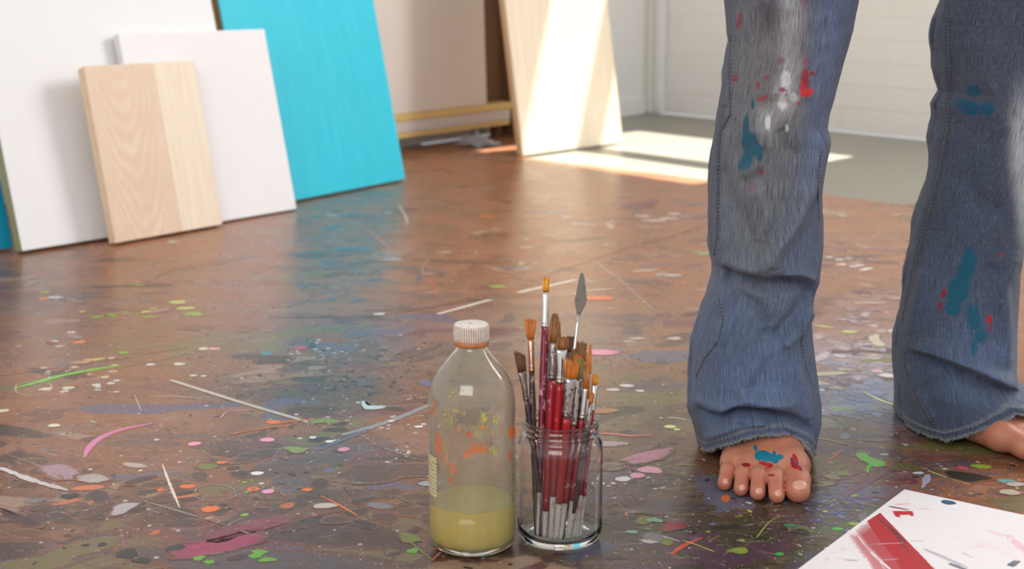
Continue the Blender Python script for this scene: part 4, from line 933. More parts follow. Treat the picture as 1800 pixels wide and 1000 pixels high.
# a right foot: s = towards the big toe side, f = forward from the heel, h = up
TOES = [  # metatarsal head, knuckle, tip  (s,f,h,r)
    [(.017, .178, .025, .0215), (.0165, .214, .0195, .0150), (.0125, .237, .0148, .0148)],
    [(-.006, .180, .026, .0150), (-.010, .213, .0225, .0098), (-.0125, .240, .0100, .0098)],
    [(-.021, .172, .024, .0140), (-.028, .204, .0215, .0092), (-.0335, .231, .0096, .0094)],
    [(-.037, .162, .021, .0130), (-.0455, .192, .0195, .0088), (-.0510, .217, .0092, .0090)],
    [(-.051, .148, .018, .0130), (-.0610, .176, .0165, .0088), (-.0675, .197, .0090, .0090)]]
def foot(Pt):
    d = rcone(Pt, (.004, .030, .030), (.002, .055, .032), .029, .028)
    d = smin(d, rcone(Pt, (.002, .050, .062), (.004, .055, .125), .034, .033), .02)
    d = smin(d, rcone(Pt, (.002, .070, .050), (.004, .125, .034), .034, .026), .02)
    d = smin(d, rcone(Pt, (-.018, .045, .022), (-.047, .142, .017), .022, .015), .02)
    d = smin(d, rcone(Pt, (.012, .12, .030), (.017, .175, .024), .025, .022), .02)
    for k, (a, r) in enumerate((((.0, .115, .036), .022), ((-.012, .112, .034), .021), ((-.024, .108, .029), .018), ((-.034, .1, .024), .018))):
        q = TOES[k + 1][0]; d = smin(d, rcone(Pt, a, q[:3], r, q[3]), .012)
    best = d
    for T in TOES:
        t = smin(rcone(Pt, T[0][:3], T[1][:3], T[0][3] * .8, T[1][3]), rcone(Pt, T[1][:3], T[2][:3], T[1][3], T[2][3]), .005)
        best = np.minimum(best, smin(d, t, .010))
    return best
HEEL1 = (.3240, 1.825); HEEL2 = (.5560, 1.925); YAW2 = math.radians(29)
def to1(X, Y, Z_): return (X - HEEL1[0], HEEL1[1] - Y, Z_)
def to2(X, Y, Z_):
    dx, dy = X - HEEL2[0], Y - HEEL2[1]
    f = dx * math.sin(YAW2) - dy * math.cos(YAW2); s_ = dx * math.cos(YAW2) + dy * math.sin(YAW2)
    return (-s_ + .010, f, Z_)
def axis_vals(segs):
    out = [segs[0][0]]
    for a, b, st_ in segs:
        n = max(1, int(round((b - a) / st_))); out += list(a + (b - a) * np.arange(1, n + 1) / n)
    return np.array(out, np.float32)
gxs = axis_vals([(.12, .235, .008), (.235, .415, .0016), (.415, .50, .006), (.50, .735, .0017), (.735, .98, .008)])
gys = axis_vals([(1.54, 1.72, .0016), (1.72, 1.97, .0028), (1.97, 2.06, .01)])
gzs = axis_vals([(-.004, .075, .0016), (.075, .13, .004), (.13, 1.02, .016)])
GX, GY, GZ = np.meshgrid(gxs, gys, gzs, indexing='ij'); Dv = np.full(GX.shape, 1.0, np.float32)
def region(x0, x1, y0, y1, z0, z1):
    i = np.searchsorted(gxs, [x0, x1]); j = np.searchsorted(gys, [y0, y1]); k = np.searchsorted(gzs, [z0, z1])
    return (slice(max(0, i[0] - 1), i[1] + 1), slice(max(0, j[0] - 1), j[1] + 1), slice(max(0, k[0] - 1), k[1] + 1))
R1 = region(.225, .42, 1.54, 1.90, -.01, .17); Dv[R1] = foot(to1(GX[R1], GY[R1], GZ[R1]))
R2 = region(.49, .76, 1.60, 2.0, -.01, .17); Dv[R2] = np.minimum(Dv[R2], foot(to2(GX[R2], GY[R2], GZ[R2])))
# legs up to the hips
A1 = np.array([.328, 1.770]); K1 = np.array([.338, 1.775]); A2 = np.array([.580, 1.880]); K2 = np.array([.645, 1.875])
hipc = (.545, 1.90)
legs = None
PT = (GX, GY, GZ)
for A_, K_, hx in ((A1, K1, .46), (A2, K2, .64)):
    l = rcone(PT, (A_[0], A_[1], .10), (A_[0] * .6 + K_[0] * .4, A_[1] + .012, .30), .034, .050)
    l = smin(l, rcone(PT, (A_[0] * .6 + K_[0] * .4, A_[1] + .012, .30), (K_[0], K_[1], .48), .050, .054), .03)
    l = smin(l, rcone(PT, (K_[0], K_[1], .48), (K_[0] + .012, K_[1] + .01, .66), .054, .058), .03)
    l = smin(l, rcone(PT, (K_[0] + .012, K_[1] + .01, .66), (hx, 1.89, .92), .058, .085), .03)
    legs = l if legs is None else np.minimum(legs, l)
legs = smin(legs, rcone(PT, (.48, 1.90, .96), (.62, 1.90, .96), .10, .10), .05)
Dv = smin(Dv, legs.astype(np.float32), .015)
Dv = np.maximum(Dv, .0008 - GZ); Dv = np.maximum(Dv, GZ - 1.0)
def surface_nets(Dv, xs, ys, zs):
    ins = Dv < 0; nx, ny, nz_ = Dv.shape
    c = np.zeros((nx - 1, ny - 1, nz_ - 1), np.int8)
    for i in (0, 1):
        for j in (0, 1):
            for k in (0, 1): c += ins[i:nx - 1 + i, j:ny - 1 + j, k:nz_ - 1 + k]
    act = (c > 0) & (c < 8); I, J, K = np.nonzero(act); idx = -np.ones(act.shape, np.int32); idx[I, J, K] = np.arange(len(I))
    acc = np.zeros((len(I), 3)); cnt = np.zeros(len(I)); corners = [(i, j, k) for i in (0, 1) for j in (0, 1) for k in (0, 1)]
    for a in corners:
        for ax in range(3):
            if a[ax]: continue
            b_ = list(a); b_[ax] = 1
            da = Dv[I + a[0], J + a[1], K + a[2]]; db = Dv[I + b_[0], J + b_[1], K + b_[2]]; mk_ = (da < 0) != (db < 0)
            t = np.where(mk_, da / np.where(mk_, da - db, 1), 0)
            pa = np.stack([xs[I + a[0]], ys[J + a[1]], zs[K + a[2]]], 1); pb = np.stack([xs[I + b_[0]], ys[J + b_[1]], zs[K + b_[2]]], 1)
            acc += np.where(mk_[:, None], pa + (pb - pa) * t[:, None], 0); cnt += mk_
    V = acc / cnt[:, None]; quads = []
    for ax in range(3):
        sl0 = [slice(None)] * 3; sl1 = [slice(None)] * 3; sl0[ax] = slice(0, -1); sl1[ax] = slice(1, None)
        a_ = ins[tuple(sl0)]; b_ = ins[tuple(sl1)]; ch = a_ != b_; q = np.nonzero(ch); q = [np.array(t) for t in q]
        o1, o2 = [(1, 2), (2, 0), (0, 1)][ax]
        dims = idx.shape; ok = (q[o1] > 0) & (q[o2] > 0) & (q[o1] < dims[o1]) & (q[o2] < dims[o2]) & (q[ax] < dims[ax])
        q = [t[ok] for t in q]; fl_ = a_[tuple(q)]
        def g(d1, d2):
            r = [t.copy() for t in q]; r[o1] = r[o1] - d1; r[o2] = r[o2] - d2; return idx[tuple(r)]
        Q_ = np.stack([g(1, 1), g(0, 1), g(0, 0), g(1, 0)], 1); Q_[~fl_] = Q_[~fl_][:, ::-1]; quads.append(Q_)
    return V, np.concatenate(quads)
V, Q = surface_nets(Dv, gxs.astype(float), gys.astype(float), gzs.astype(float)); del GX, GY, GZ, Dv, legs, PT
# light smoothing
def relax(V, Q, it=2, lam=.45):
    e = np.concatenate([Q[:, [0, 1]], Q[:, [1, 2]], Q[:, [2, 3]], Q[:, [3, 0]]])
    for _ in range(it):
        s_ = np.zeros_like(V); n_ = np.zeros(len(V)); np.add.at(s_, e[:, 0], V[e[:, 1]]); np.add.at(s_, e[:, 1], V[e[:, 0]]); np.add.at(n_, e[:, 0], 1); np.add.at(n_, e[:, 1], 1)
        V = V * (1 - lam) + lam * s_ / n_[:, None]
    return V
V = relax(V, Q, 2)
person = empty('person', (.45, 1.83, 0), 'barefoot person standing in paint-stained flared blue jeans, seen from the thighs down', 'person')
# nails: gently raised, pale, with a rim
NAILS = [((.0125, .2385, .0245), (.0095, .0085), .0), ((-.0128, .2440, .0150), (.0050, .0050), .0), ((-.0340, .2355, .0145), (.0048, .0046), -.1), ((-.0518, .2210, .0140), (.0046, .0042), -.2), ((-.0685, .2000, .0138), (.0042, .0038), -.3)]
skin = np.tile(lin((184, 120, 94)), (len(V), 1)); nail = np.zeros(len(V))
lo1 = np.stack(to1(V[:, 0], V[:, 1], V[:, 2]), 1); lo2 = np.stack(to2(V[:, 0], V[:, 1], V[:, 2]), 1)
isf2 = V[:, 0] > .46; loc = np.where(isf2[:, None], lo2, lo1)
for T, (rx_, ph0, dph) in zip(TOES, ((.0084, 48, 25), (.0038, 36, 24), (.0036, 34, 24), (.0033, 32, 23), (.0032, 36, 22))):
    dx, dy, dz = loc[:, 0] - T[2][0], loc[:, 1] - T[2][1], loc[:, 2] - T[2][2]
    ph_ = np.degrees(np.arctan2(dz, dy)); rr_ = np.hypot(dy, dz)
    q = 1 - ((np.abs(dx) / rx_) ** 2.6 + (np.abs(ph_ - ph0) / dph) ** 2.6); q = np.where(rr_ < T[2][3] * 1.4, q, -1)
    nail = np.maximum(nail, np.clip(q * 2.2, 0, 1))
    tipd = np.exp(-(((loc[:, 0] - T[2][0]) / .014) ** 2 + ((loc[:, 1] - T[2][1]) / .013) ** 2)); skin = skin * (1 - .38 * tipd[:, None]) + lin((176, 88, 68)) * .38 * tipd[:, None]
mott = nz(V[:, 0], V[:, 1], V[:, 2], 160, 5); skin = skin * (1 + .06 * mott[:, None] * np.array([.6, 1, 1]))
me_n = nail[:, None]
px, py = proj(V[:, 0], V[:, 1], V[:, 2]); col = np.tile(lin((0, 110, 136)), (len(V), 1)); al = np.zeros(len(V))
def spaint(cx, cy, rx, ry, c_, a_=1.0, ang=0.0):
    global col, al
    ca, sa = math.cos(ang), math.sin(ang); u = ((px - cx) * ca + (py - cy) * sa) / rx; v_ = (-(px - cx) * sa + (py - cy) * ca) / ry
    d = 1 - np.sqrt(u * u + v_ * v_); f = np.clip(.5 + d * 1.3, 0, 1) * a_; on = (d > -.5) & (V[:, 2] > .012) & ~isf2
    col = np.where((on & (f >= al))[:, None], lin(c_), col); al = np.where(on, np.maximum(al, f), al)
TB = (0, 112, 138); RD = (168, 20, 32)
for q in [(1328, 787, 3.4, 6, TB, 1, -.3), (1335, 801, 9, 9, TB), (1348, 806, 9, 6, TB), (1345, 798, 12, 6, TB, 1, .3), (1362, 807, 8, 8, TB), (1371, 803, 6.5, 5, TB), (1361, 796, 3.5, 4, TB), (1355, 803, 9, 5, TB),
          (1345, 815, 12, 3.6, RD, 1, .25), (1352, 818, 7, 4.5, RD), (1312, 817, 8.5, 3.6, (140, 26, 30), 1, .05), (1356, 835, 6, 2.6, (140, 26, 30), 1, .1), (1346, 824, 2.2, 1.4, RD),
          (1398, 805, 3.6, 9, RD, 1, -.5), (1396, 817, 5, 9, RD, 1, -.6), (1404, 822, 3, 6, RD, 1, -.5), (1392, 808, 2.2, 5, (24, 60, 90), 1, -.3), (1401, 814, 3, 3.5, (30, 80, 110), 1), (1408, 824, 1.8, 5, (60, 30, 60), 1, -.4)]: spaint(*q)
m = M('skin'); a = m.at('paint'); v = m.obj(); n_ = m.noise(v, 420, 3)
mk = m.math('MULTIPLY', m.math('SUBTRACT', m.math('ADD', a.outputs['Alpha'], m.math('MULTIPLY', n_, .22)), .60), 12, True)
nl = m.at('nail').outputs['Fac']; nlm = m.ramp(nl, .15, .4)
c = m.mix(nlm, m.at('skin').outputs['Color'], L4(206, 154, 132)); c = m.mix(m.ramp(nl, .02, .15), c, c)
c = m.mix(m.math('MULTIPLY', m.ramp(m.noise(v, 900, 2), .4, .7), .12), c, L4(150, 92, 76)); c = m.mix(mk, c, a.outputs['Color'])
m.set(Base_Color=c, Roughness=m.ramp(nlm, 0, 1, .48, .25), Subsurface_Weight=.12, Subsurface_Radius=(.012, .005, .003), Subsurface_Scale=.6)
m.bump(m.math('ADD', m.noise(v, 700, 3), m.math('MULTIPLY', nlm, 1.0)), .22, .0012)
body = nmesh('body', V, Q, m.m, person)
body.parent = person; body.matrix_parent_inverse = Matrix.Translation(-Vector((.45, 1.83, 0)))
attr(body, 'paint', np.concatenate([col, al[:, None]], 1)); attr(body, 'skin', skin); attr(body, 'nail', np.repeat(nail[:, None], 3, 1))

# ------------------------------------------------------------------ jeans
def poly_d(px, py, pts):                    # signed side & distance to a polyline in pixels, with t along
    best = np.full(px.shape, 1e9); sgn = np.zeros(px.shape); tt = np.zeros(px.shape); L = 0; Ls = [0]
    for a, b in zip(pts[:-1], pts[1:]): Ls.append(Ls[-1] + math.hypot(b[0] - a[0], b[1] - a[1]))
    for i, (a, b) in enumerate(zip(pts[:-1], pts[1:])):
        dx, dy = b[0] - a[0], b[1] - a[1]; l2 = dx * dx + dy * dy; t = np.clip(((px - a[0]) * dx + (py - a[1]) * dy) / l2, 0, 1)
        ex, ey = px - a[0] - dx * t, py - a[1] - dy * t; d = np.hypot(ex, ey); u = d < best
        best = np.where(u, d, best); sgn = np.where(u, np.sign(dx * ey - dy * ex), sgn); tt = np.where(u, (Ls[i] + t * (Ls[i + 1] - Ls[i])) / Ls[-1], tt)
    return best, sgn, tt
def fold(px, py, pts, amp, w1, w2=None):    # amp mm; w1/w2 widths (px) on the two sides
    d, s_, t = poly_d(px, py, pts); w2 = w2 or w1; w_ = np.where(s_ > 0, w2, w1)
    return amp * .0026 * np.exp(-(d / w_) ** 2) * np.clip(np.minimum(t / .12, (1 - t) / .12) + .25, 0, 1)
def blobs(px, py, base, lst):
    c = np.tile(lin(base), (len(px), 1))
    for bx, by, rx, ry, col_, s_, *an in lst:
        an = an[0] if an else 0; ca, sa = math.cos(an), math.sin(an); u = ((px - bx) * ca + (py - by) * sa) / rx; v_ = (-(px - bx) * sa + (py - by) * ca) / ry
        g = np.exp(-(u * u + v_ * v_) ** 1.3) * s_; c = c * (1 - g[:, None]) + lin(col_) * g[:, None]
    return c
def strip_tint(c, px, py, pts, w_, col_, s_):
    d, _, _ = poly_d(px, py, pts); g = np.exp(-(d / w_) ** 2) * s_; return c * (1 - g[:, None]) + lin(col_) * g[:, None]
def jean_leg(Y0, Ltab, Rtab, hem, btab, folds, top_shift, NU=300, NV=430, seed=0):
    th = np.linspace(0, 2 * PI, NU, endpoint=False); tv = np.linspace(0, 1, NV)
    # rows: coarse above the picture, fine inside it
    ztop, zmid = 1.0, .64
    rows = np.concatenate([np.linspace(ztop, zmid, 26)[:-1], zmid - (zmid) * np.linspace(0, 1, NV - 25)])
    zb = np.interp(np.degrees(th) % 360, [h_[0] for h_ in hem], [h_[1] for h_ in hem])
    RZ = rows[:, None] + 0 * th[None, :]; f = np.clip(1 - RZ / .30, 0, 1) ** 1.2
    Zv = RZ + zb[None, :] * f
    Yr = Y0; dpt = Yr * cP - (Zv - CAM_H) * sP; pyv = 500 - F * (Yr * sP + (Zv - CAM_H) * cP) / dpt
    Lx = np.interp(pyv, [q[0] for q in Ltab], [q[1] for q in Ltab]); Rx = np.interp(pyv, [q[0] for q in Rtab], [q[1] for q in Rtab])
    XL = (Lx - 900) / F * dpt; XR = (Rx - 900) / F * dpt; cx = (XL + XR) / 2; a_ = (XR - XL) / 2
    up = np.clip((Zv - .62) / .38, 0, 1); cx = cx + top_shift[0] * up; a_ = a_ * (1 - .0 * up) + .012 * up; cy = Y0 + top_shift[1] * up
    b_ = np.interp(Zv, [q[0] for q in btab], [q[1] for q in btab])
    ct, st_ = np.cos(th)[None, :], np.sin(th)[None, :]; e = .92
    ux = np.sign(ct) * np.abs(ct) ** e; uy = np.sign(st_) * np.abs(st_) ** e
    Xv = cx + a_ * ux; Yv = cy - b_ * uy
    px, py = proj(Xv, Yv, Zv); front = sm(-.05, .45, st_ + 0 * Xv)
    disp = np.zeros_like(Xv)
    for fo_ in folds: disp += fold(px, py, *fo_)
    disp *= front
    disp += .0014 * nz(Xv, Yv, Zv * .5, 60, seed) * (.3 + .7 * (1 - front)) + .0007 * nz(Xv, Yv, Zv, 150, seed + 7) + .004 * (1 - front) * nz(Xv, Yv, Zv * 2, 25, seed + 13)
    # hem roll
    hd = Zv - (zb[None, :]); roll = np.exp(-((hd - .0045) / .0045) ** 2) * .0012; disp += roll
    # keep silhouettes: fade displacement at the very sides for negative values
    Xv = Xv + disp * ux * np.where(st_ > 0, .3, 1); Yv = Yv - disp * uy
    rag = .0012 * nz(th * 60, th * 31, 0 * th, 1.0, 3) + .0008 * nz(th * 190, 0 * th, 0 * th, 1.0, 9); Zv[-1] += rag; Zv[-2] += rag * .5
    Zv = np.maximum(Zv, .0015)
    U = np.cumsum(np.concatenate([[0], np.full(NU - 1, 2 * PI * .085 / NU)]))
    return Xv, Yv, Zv, px, py, hd, np.tile(U, (len(rows), 1)), rows
L1 = [(-400, 1250), (0, 1271), (40, 1276), (72, 1280), (112, 1274), (160, 1266), (200, 1257), (256, 1253), (320, 1246), (400, 1243), (440, 1245), (466, 1251), (500, 1245), (532, 1237), (598, 1222), (658, 1216), (715, 1213), (735, 1217), (793, 1234)]
R1_ = [(-400, 1570), (0, 1507), (52, 1496), (116, 1478), (176, 1462), (220, 1449), (240, 1450), (280, 1446), (340, 1442), (400, 1444), (440, 1443), (490, 1437), (556, 1421), (600, 1424), (640, 1431), (700, 1439), (730, 1439), (784, 1426), (800, 1420)]
hem1 = [(0, .006), (20, .010), (38, .024), (55, .042), (75, .056), (90, .057), (105, .052), (130, .036), (155, .018), (180, .006), (225, .002), (270, .002), (315, .003), (360, .006)]
b1 = [(0, .104), (.06, .104), (.12, .090), (.22, .076), (.3, .072), (.45, .076), (.62, .082), (1, .10)]
folds1 = [([(1452, 225), (1425, 320), (1395, 390), (1362, 435), (1346, 470), (1350, 486)], 9, 15, 12),
          ([(1262, 470), (1290, 486), (1345, 497), (1400, 492), (1425, 503), (1430, 530)], -10, 8, 14),
          ([(1270, 455), (1300, 470), (1335, 478)], 4, 12, 12), ([(1372, 480), (1410, 482), (1430, 495)], 5, 9, 9),
          ([(1272, 480), (1300, 520), (1335, 545), (1352, 575)], -4.5, 12, 10), ([(1352, 575), (1340, 620), (1312, 650), (1295, 690)], -4, 14, 14),
          ([(1425, 520), (1395, 560), (1362, 598)], -5, 10, 12), ([(1430, 545), (1405, 580), (1375, 610)], 4.5, 10, 12),
          ([(1352, 605), (1322, 645), (1302, 680), (1308, 700), (1345, 706), (1400, 708)], 7, 13, 13),
          ([(1214, 712), (1240, 730), (1268, 736), (1292, 722), (1345, 724), (1400, 738), (1428, 760)], -9, 7, 9),
          ([(1222, 700), (1250, 714), (1275, 718), (1300, 708)], 4, 9, 9), ([(1236, 770), (1262, 762), (1300, 742), (1350, 742)], 4, 8, 8),
          ([(1240, 745), (1280, 748), (1330, 738)], -3, 6, 6),
          ([(1262, 290), (1285, 350), (1315, 400), (1335, 440)], -4, 14, 16), ([(1256, 300), (1262, 380), (1264, 450)], 3, 8, 8),
          ([(1330, 225), (1338, 255), (1328, 290), (1300, 310)], 3.5, 12, 12), ([(1372, 225), (1388, 262), (1405, 278)], -3, 10, 10), ([(1330, 330), (1345, 380), (1340, 430)], 3, 14, 14),
          ([(1262, 500), (1278, 560), (1262, 610)], 3, 12, 12), ([(1385, 0), (1380, 100), (1375, 180)], 4, 30, 30), ([(1268, 185), (1275, 230)], -3, 10, 10),
          ([(1395, 640), (1412, 690), (1420, 740)], 3.5, 10, 10), ([(1345, 720), (1370, 745), (1400, 770)], -3, 8, 8), ([(1378, 740), (1395, 765)], 2.5, 8, 8)]
L2 = [(-400, 1690), (0, 1657), (32, 1646), (80, 1642), (120, 1644), (140, 1650), (160, 1658), (184, 1647), (210, 1648), (240, 1640), (275, 1636), (300, 1630), (330, 1622), (400, 1607), (460, 1598), (520, 1588), (604, 1577), (650, 1579), (688, 1583), (736, 1588), (760, 1592)]
R2_ = [(-400, 1930), (0, 1862), (100, 1852), (200, 1836), (300, 1816), (400, 1799), (440, 1791), (478, 1786), (580, 1778), (640, 1774), (668, 1776), (680, 1800), (700, 1828), (740, 1842)]
hem2 = [(0, .020), (20, .034), (45, .047), (70, .052), (90, .042), (110, .026), (132, .010), (155, .008), (180, .006), (225, .003), (270, .003), (315, .006), (360, .016)]
b2 = [(0, .122), (.06, .116), (.12, .097), (.22, .080), (.3, .076), (.45, .080), (.62, .086), (1, .10)]
folds2 = [([(1598, 606), (1640, 618), (1700, 640), (1745, 662), (1778, 680)], 8, 16, 5), ([(1596, 622), (1640, 634), (1700, 658), (1745, 678), (1790, 692)], -7, 6, 12),
          ([(1625, 470), (1610, 530), (1598, 590)], 5, 12, 12), ([(1598, 640), (1612, 690), (1640, 740)], 5, 9, 9), ([(1618, 690), (1660, 660)], -3, 12, 12),
          ([(1790, 440), (1762, 500), (1768, 580), (1770, 650)], 4, 12, 12), ([(1748, 460), (1745, 540), (1750, 610)], -2.5, 14, 14),
          ([(1640, 130), (1652, 165), (1645, 185)], -3, 10, 8), ([(1700, 60), (1740, 160), (1770, 240)], 3, 30, 30), ([(1690, 300), (1720, 350), (1760, 380)], -2.5, 22, 22), ([(1640, 220), (1630, 250)], 3, 8, 8),
          ([(1625, 360), (1612, 400)], 2.5, 8, 8), ([(1650, 400), (1645, 440), (1660, 500)], -2, 20, 20), ([(1790, 700), (1810, 720)], 4, 20, 20)]
G1 = jean_leg(1.770, L1, R1_, hem1, b1, folds1, (.10, .12), seed=0)
G2 = jean_leg(1.880, L2, R2_, hem2, b2, folds2, (-.03, .02), seed=20)
def leg_attrs(G, base, tints, strips, paints, seed):
    Xv, Yv, Zv, px, py, hd, U, rows = G; p_x, p_y = proj(Xv.ravel(), Yv.ravel(), Zv.ravel()); fr = (np.arange(Xv.shape[1]) / Xv.shape[1] < .52)
    frm = np.tile(fr, (Xv.shape[0], 1)).ravel()
    c = blobs(p_x, p_y, base, tints)
    for s_ in strips: c = strip_tint(c, p_x, p_y, *s_)
    c = np.where(frm[:, None], c, lin(base)); h_ = hd.ravel()
    worn = np.exp(-((h_ - .001) / .0022) ** 2) * .55 + np.exp(-((h_ - .0115) / .002) ** 2) * .35; dk = np.exp(-((h_ - .0065) / .003) ** 2) * .35
    c = c * (1 - dk[:, None]) + lin((28, 38, 56)) * dk[:, None]
    c = c * (1 - worn[:, None]) + lin((150, 156, 160)) * worn[:, None]
    col = np.tile(lin((0, 80, 100)), (len(p_x), 1)); al = np.zeros(len(p_x))
    for cx, cy, rx, ry, co, a_, *an in paints:
        an = an[0] if an else 0; ca, sa = math.cos(an), math.sin(an); u = ((p_x - cx) * ca + (p_y - cy) * sa) / rx; v_ = (-(p_x - cx) * sa + (p_y - cy) * ca) / ry
        d = 1 - np.sqrt(u * u + v_ * v_); f = np.clip(.58 + d * .9, 0, 1) * a_; on = (d > -.6) & frm
        col = np.where((on & (f >= al))[:, None], lin(co), col); al = np.where(on, np.maximum(al, f), al)
    return c, np.concatenate([col, al[:, None]], 1)
TEAL = (0, 82, 104); GR = (120, 116, 108); NV = (46, 56, 78)
t1 = [(1350, 150, 100, 330, GR, .78), (1300, 330, 60, 140, (112, 114, 116), .6), (1330, 420, 60, 90, (110, 114, 116), .55), (1392, 60, 22, 110, (180, 180, 180), .6), (1385, 150, 16, 50, (190, 190, 190), .5), (1350, 20, 22, 34, (70, 40, 62), .7),
      (1450, 120, 26, 190, (98, 116, 156), .6, .13), (1330, 680, 90, 60, (96, 116, 154), .5), (1350, 210, 20, 26, (190, 194, 194), .5), (1375, 170, 18, 30, (200, 202, 204), .6), (1400, 450, 34, 60, (88, 106, 140), .4)]
s1 = [([(1274, 0), (1278, 80), (1268, 170), (1256, 240), (1248, 330), (1246, 440)], 13, NV, .75), ([(1283, 110), (1284, 200), (1262, 240), (1262, 420)], 2.5, (36, 44, 62), .7), ([(1220, 720), (1230, 780)], 12, (34, 40, 58), .7)]
p1 = [(1318, 252, 13, 20, TEAL, .95, -.2), (1311, 225, 5, 22, TEAL, .9, .05), (1326, 262, 16, 12, TEAL, .85, .3), (1313, 282, 12, 20, TEAL, .66, .2), (1335, 275, 7, 12, TEAL, .6), (1303, 290, 7, 14, TEAL, .6), (1323, 184, 3, 9, TEAL, .8),
      (1418, 163, 11, 6, (214, 26, 26), 1.0, -.35), (1415, 140, 9, 24, (150, 30, 44), .62), (1410, 155, 4, 14, (200, 30, 34), .85), (1427, 129, 5, 4, (150, 30, 44), .7), (1416, 108, 6, 12, (150, 60, 80), .5), (1405, 182, 5, 2.4, (170, 40, 44), .9, .8),
      (1292, 138, 6, 8, (130, 50, 66), .66), (1332, 151, 5, 9, (140, 56, 70), .6), (1347, 136, 5, 5, (140, 60, 74), .62), (1340, 173, 12, 5, (150, 60, 76), .6, -.3), (1376, 158, 8, 5, (150, 60, 80), .62), (1373, 106, 9, 8, (130, 70, 84), .5), (1299, 38, 3, 16, (150, 40, 54), .75, .15),
      (1350, 215, 6, 16, (214, 216, 214), .62), (1376, 180, 10, 16, (214, 214, 212), .58), (1395, 172, 10, 10, (206, 214, 220), .6), (1382, 140, 12, 20, (214, 214, 214), .52), (1383, 225, 4, 8, (206, 206, 204), .6), (1338, 302, 5, 7, (130, 70, 84), .66), (1322, 328, 6, 6, (160, 90, 96), .5), (1412, 5, 5, 14, (130, 70, 90), .5)]
t2 = [(1730, 640, 90, 90, (84, 104, 140), .7), (1660, 500, 50, 70, (78, 92, 120), .4), (1795, 250, 20, 90, (196, 200, 206), .9), (1800, 360, 14, 60, (190, 200, 206), .8), (1740, 520, 60, 60, (74, 90, 118), .3), (1700, 150, 24, 34, (96, 108, 124), .35), (1620, 720, 50, 60, (58, 70, 96), .4), (1740, 100, 60, 140, (66, 68, 80), .5)]  # near-white blobs at the right edge: sunlight painted into the cloth colour
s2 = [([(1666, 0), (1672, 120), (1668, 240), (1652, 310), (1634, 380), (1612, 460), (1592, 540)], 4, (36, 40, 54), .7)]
p2 = [(1712, 160, 14, 10, (0, 76, 104), .78), (1706, 190, 18, 12, (0, 76, 106), .82, .2), (1735, 192, 14, 14, (0, 76, 104), .66, .6), (1690, 182, 12, 12, (0, 76, 104), .6), (1700, 470, 14, 26, TEAL, .85, .3), (1685, 510, 18, 26, TEAL, .88, .4), (1675, 540, 14, 14, TEAL, .85, -.5), (1704, 450, 10, 16, TEAL, .8),
      (1712, 560, 14, 30, TEAL, .64, -.2), (1724, 590, 16, 16, TEAL, .6), (1712, 610, 8, 22, TEAL, .55), (1659, 516, 5, 8, (130, 24, 36), .8, .3), (1652, 538, 5, 12, (120, 40, 50), .62), (1739, 561, 5, 7, (176, 24, 30), .9), (1741, 576, 5, 9, (130, 50, 60), .55), (1760, 447, 5, 5, (140, 40, 60), .6)]
c1_, pa1 = leg_attrs(G1, (78, 96, 128), t1, s1, p1, 0); c2_, pa2 = leg_attrs(G2, (54, 66, 88), t2, s2, p2, 9)  # second leg's darker base has its backlit shade painted in
def leg_mesh(G):
    Xv, Yv, Zv = G[0], G[1], G[2]; nr, nu_ = Xv.shape; V = np.stack([Xv, Yv, Zv], -1).reshape(-1, 3)
    # inner layer at the hem so that the cloth has thickness and an inside
    Q_ = grid_quads(nu_, nr, True)
    Xi, Yi, Zi = Xv.copy(), Yv.copy(), Zv.copy(); cx, cy = Xv.mean(1, keepdims=True), Yv.mean(1, keepdims=True); k = slice(nr - 60, nr)
    Xi = Xi[k]; Yi = Yi[k]; Zi = Zi[k]; d = np.hypot(Xi - cx[k], Yi - cy[k]); Xi = Xi - (Xi - cx[k]) / d * .0016; Yi = Yi - (Yi - cy[k]) / d * .0016
    Vi = np.stack([Xi, Yi, Zi], -1).reshape(-1, 3); n0_ = len(V); Qi = grid_quads(nu_, 60, True)[:, ::-1] + n0_
    j = np.arange(nu_); j2 = (j + 1) % nu_; rim = np.stack([(nr - 1) * nu_ + j, (nr - 1) * nu_ + j2, n0_ + 59 * nu_ + j2, n0_ + 59 * nu_ + j], 1)
    return np.concatenate([V, Vi]), np.concatenate([Q_, Qi, rim]), np.concatenate([np.arange(n0_), np.arange((nr - 60) * nu_, nr * nu_)])
Va, Qa, Ia = leg_mesh(G1); Vb_, Qb, Ib = leg_mesh(G2)
# hips
th = np.linspace(0, 2 * PI, 300, endpoint=False); hipV = []
for z_, rx, ry in ((1.10, .17, .12), (1.04, .175, .125), (.985, .18, .13), (.93, .185, .125)):
    hipV.append(np.stack([.555 + rx * np.cos(th), 1.905 - ry * np.sin(th), 0 * th + z_], 1))
hipV = np.concatenate(hipV); Qh = grid_quads(300, 4, True)
m = M('paint_stained_denim'); uv = m.n('TexCoord').outputs['UV']; v = m.obj()
st1 = m.noise(m.scale(uv, (1, .035, 1)), 1000, 4, .65); st2 = m.noise(m.scale(uv, (1, .05, 1)), 2600, 2, .6); fine = m.noise(m.scale(uv, (1, 1, 1)), 2300, 2, .7); big = m.noise(uv, 28, 4, .6)
dye = m.at('dye').outputs['Color']
c = m.mix(m.ramp(st1, .38, .62), m.mix(1.0, dye, (.34, .36, .42, 1), 'MULTIPLY'), m.mix(1.0, dye, (1.22, 1.2, 1.15, 1), 'MULTIPLY'))
c = m.mix(m.ramp(st2, .5, .72, 0, .28), c, L4(168, 176, 188)); c = m.mix(m.ramp(fine, .52, .74, 0, .30), c, L4(176, 184, 196)); c = m.mix(m.ramp(fine, .26, .46, .45, 0), c, L4(30, 38, 58))
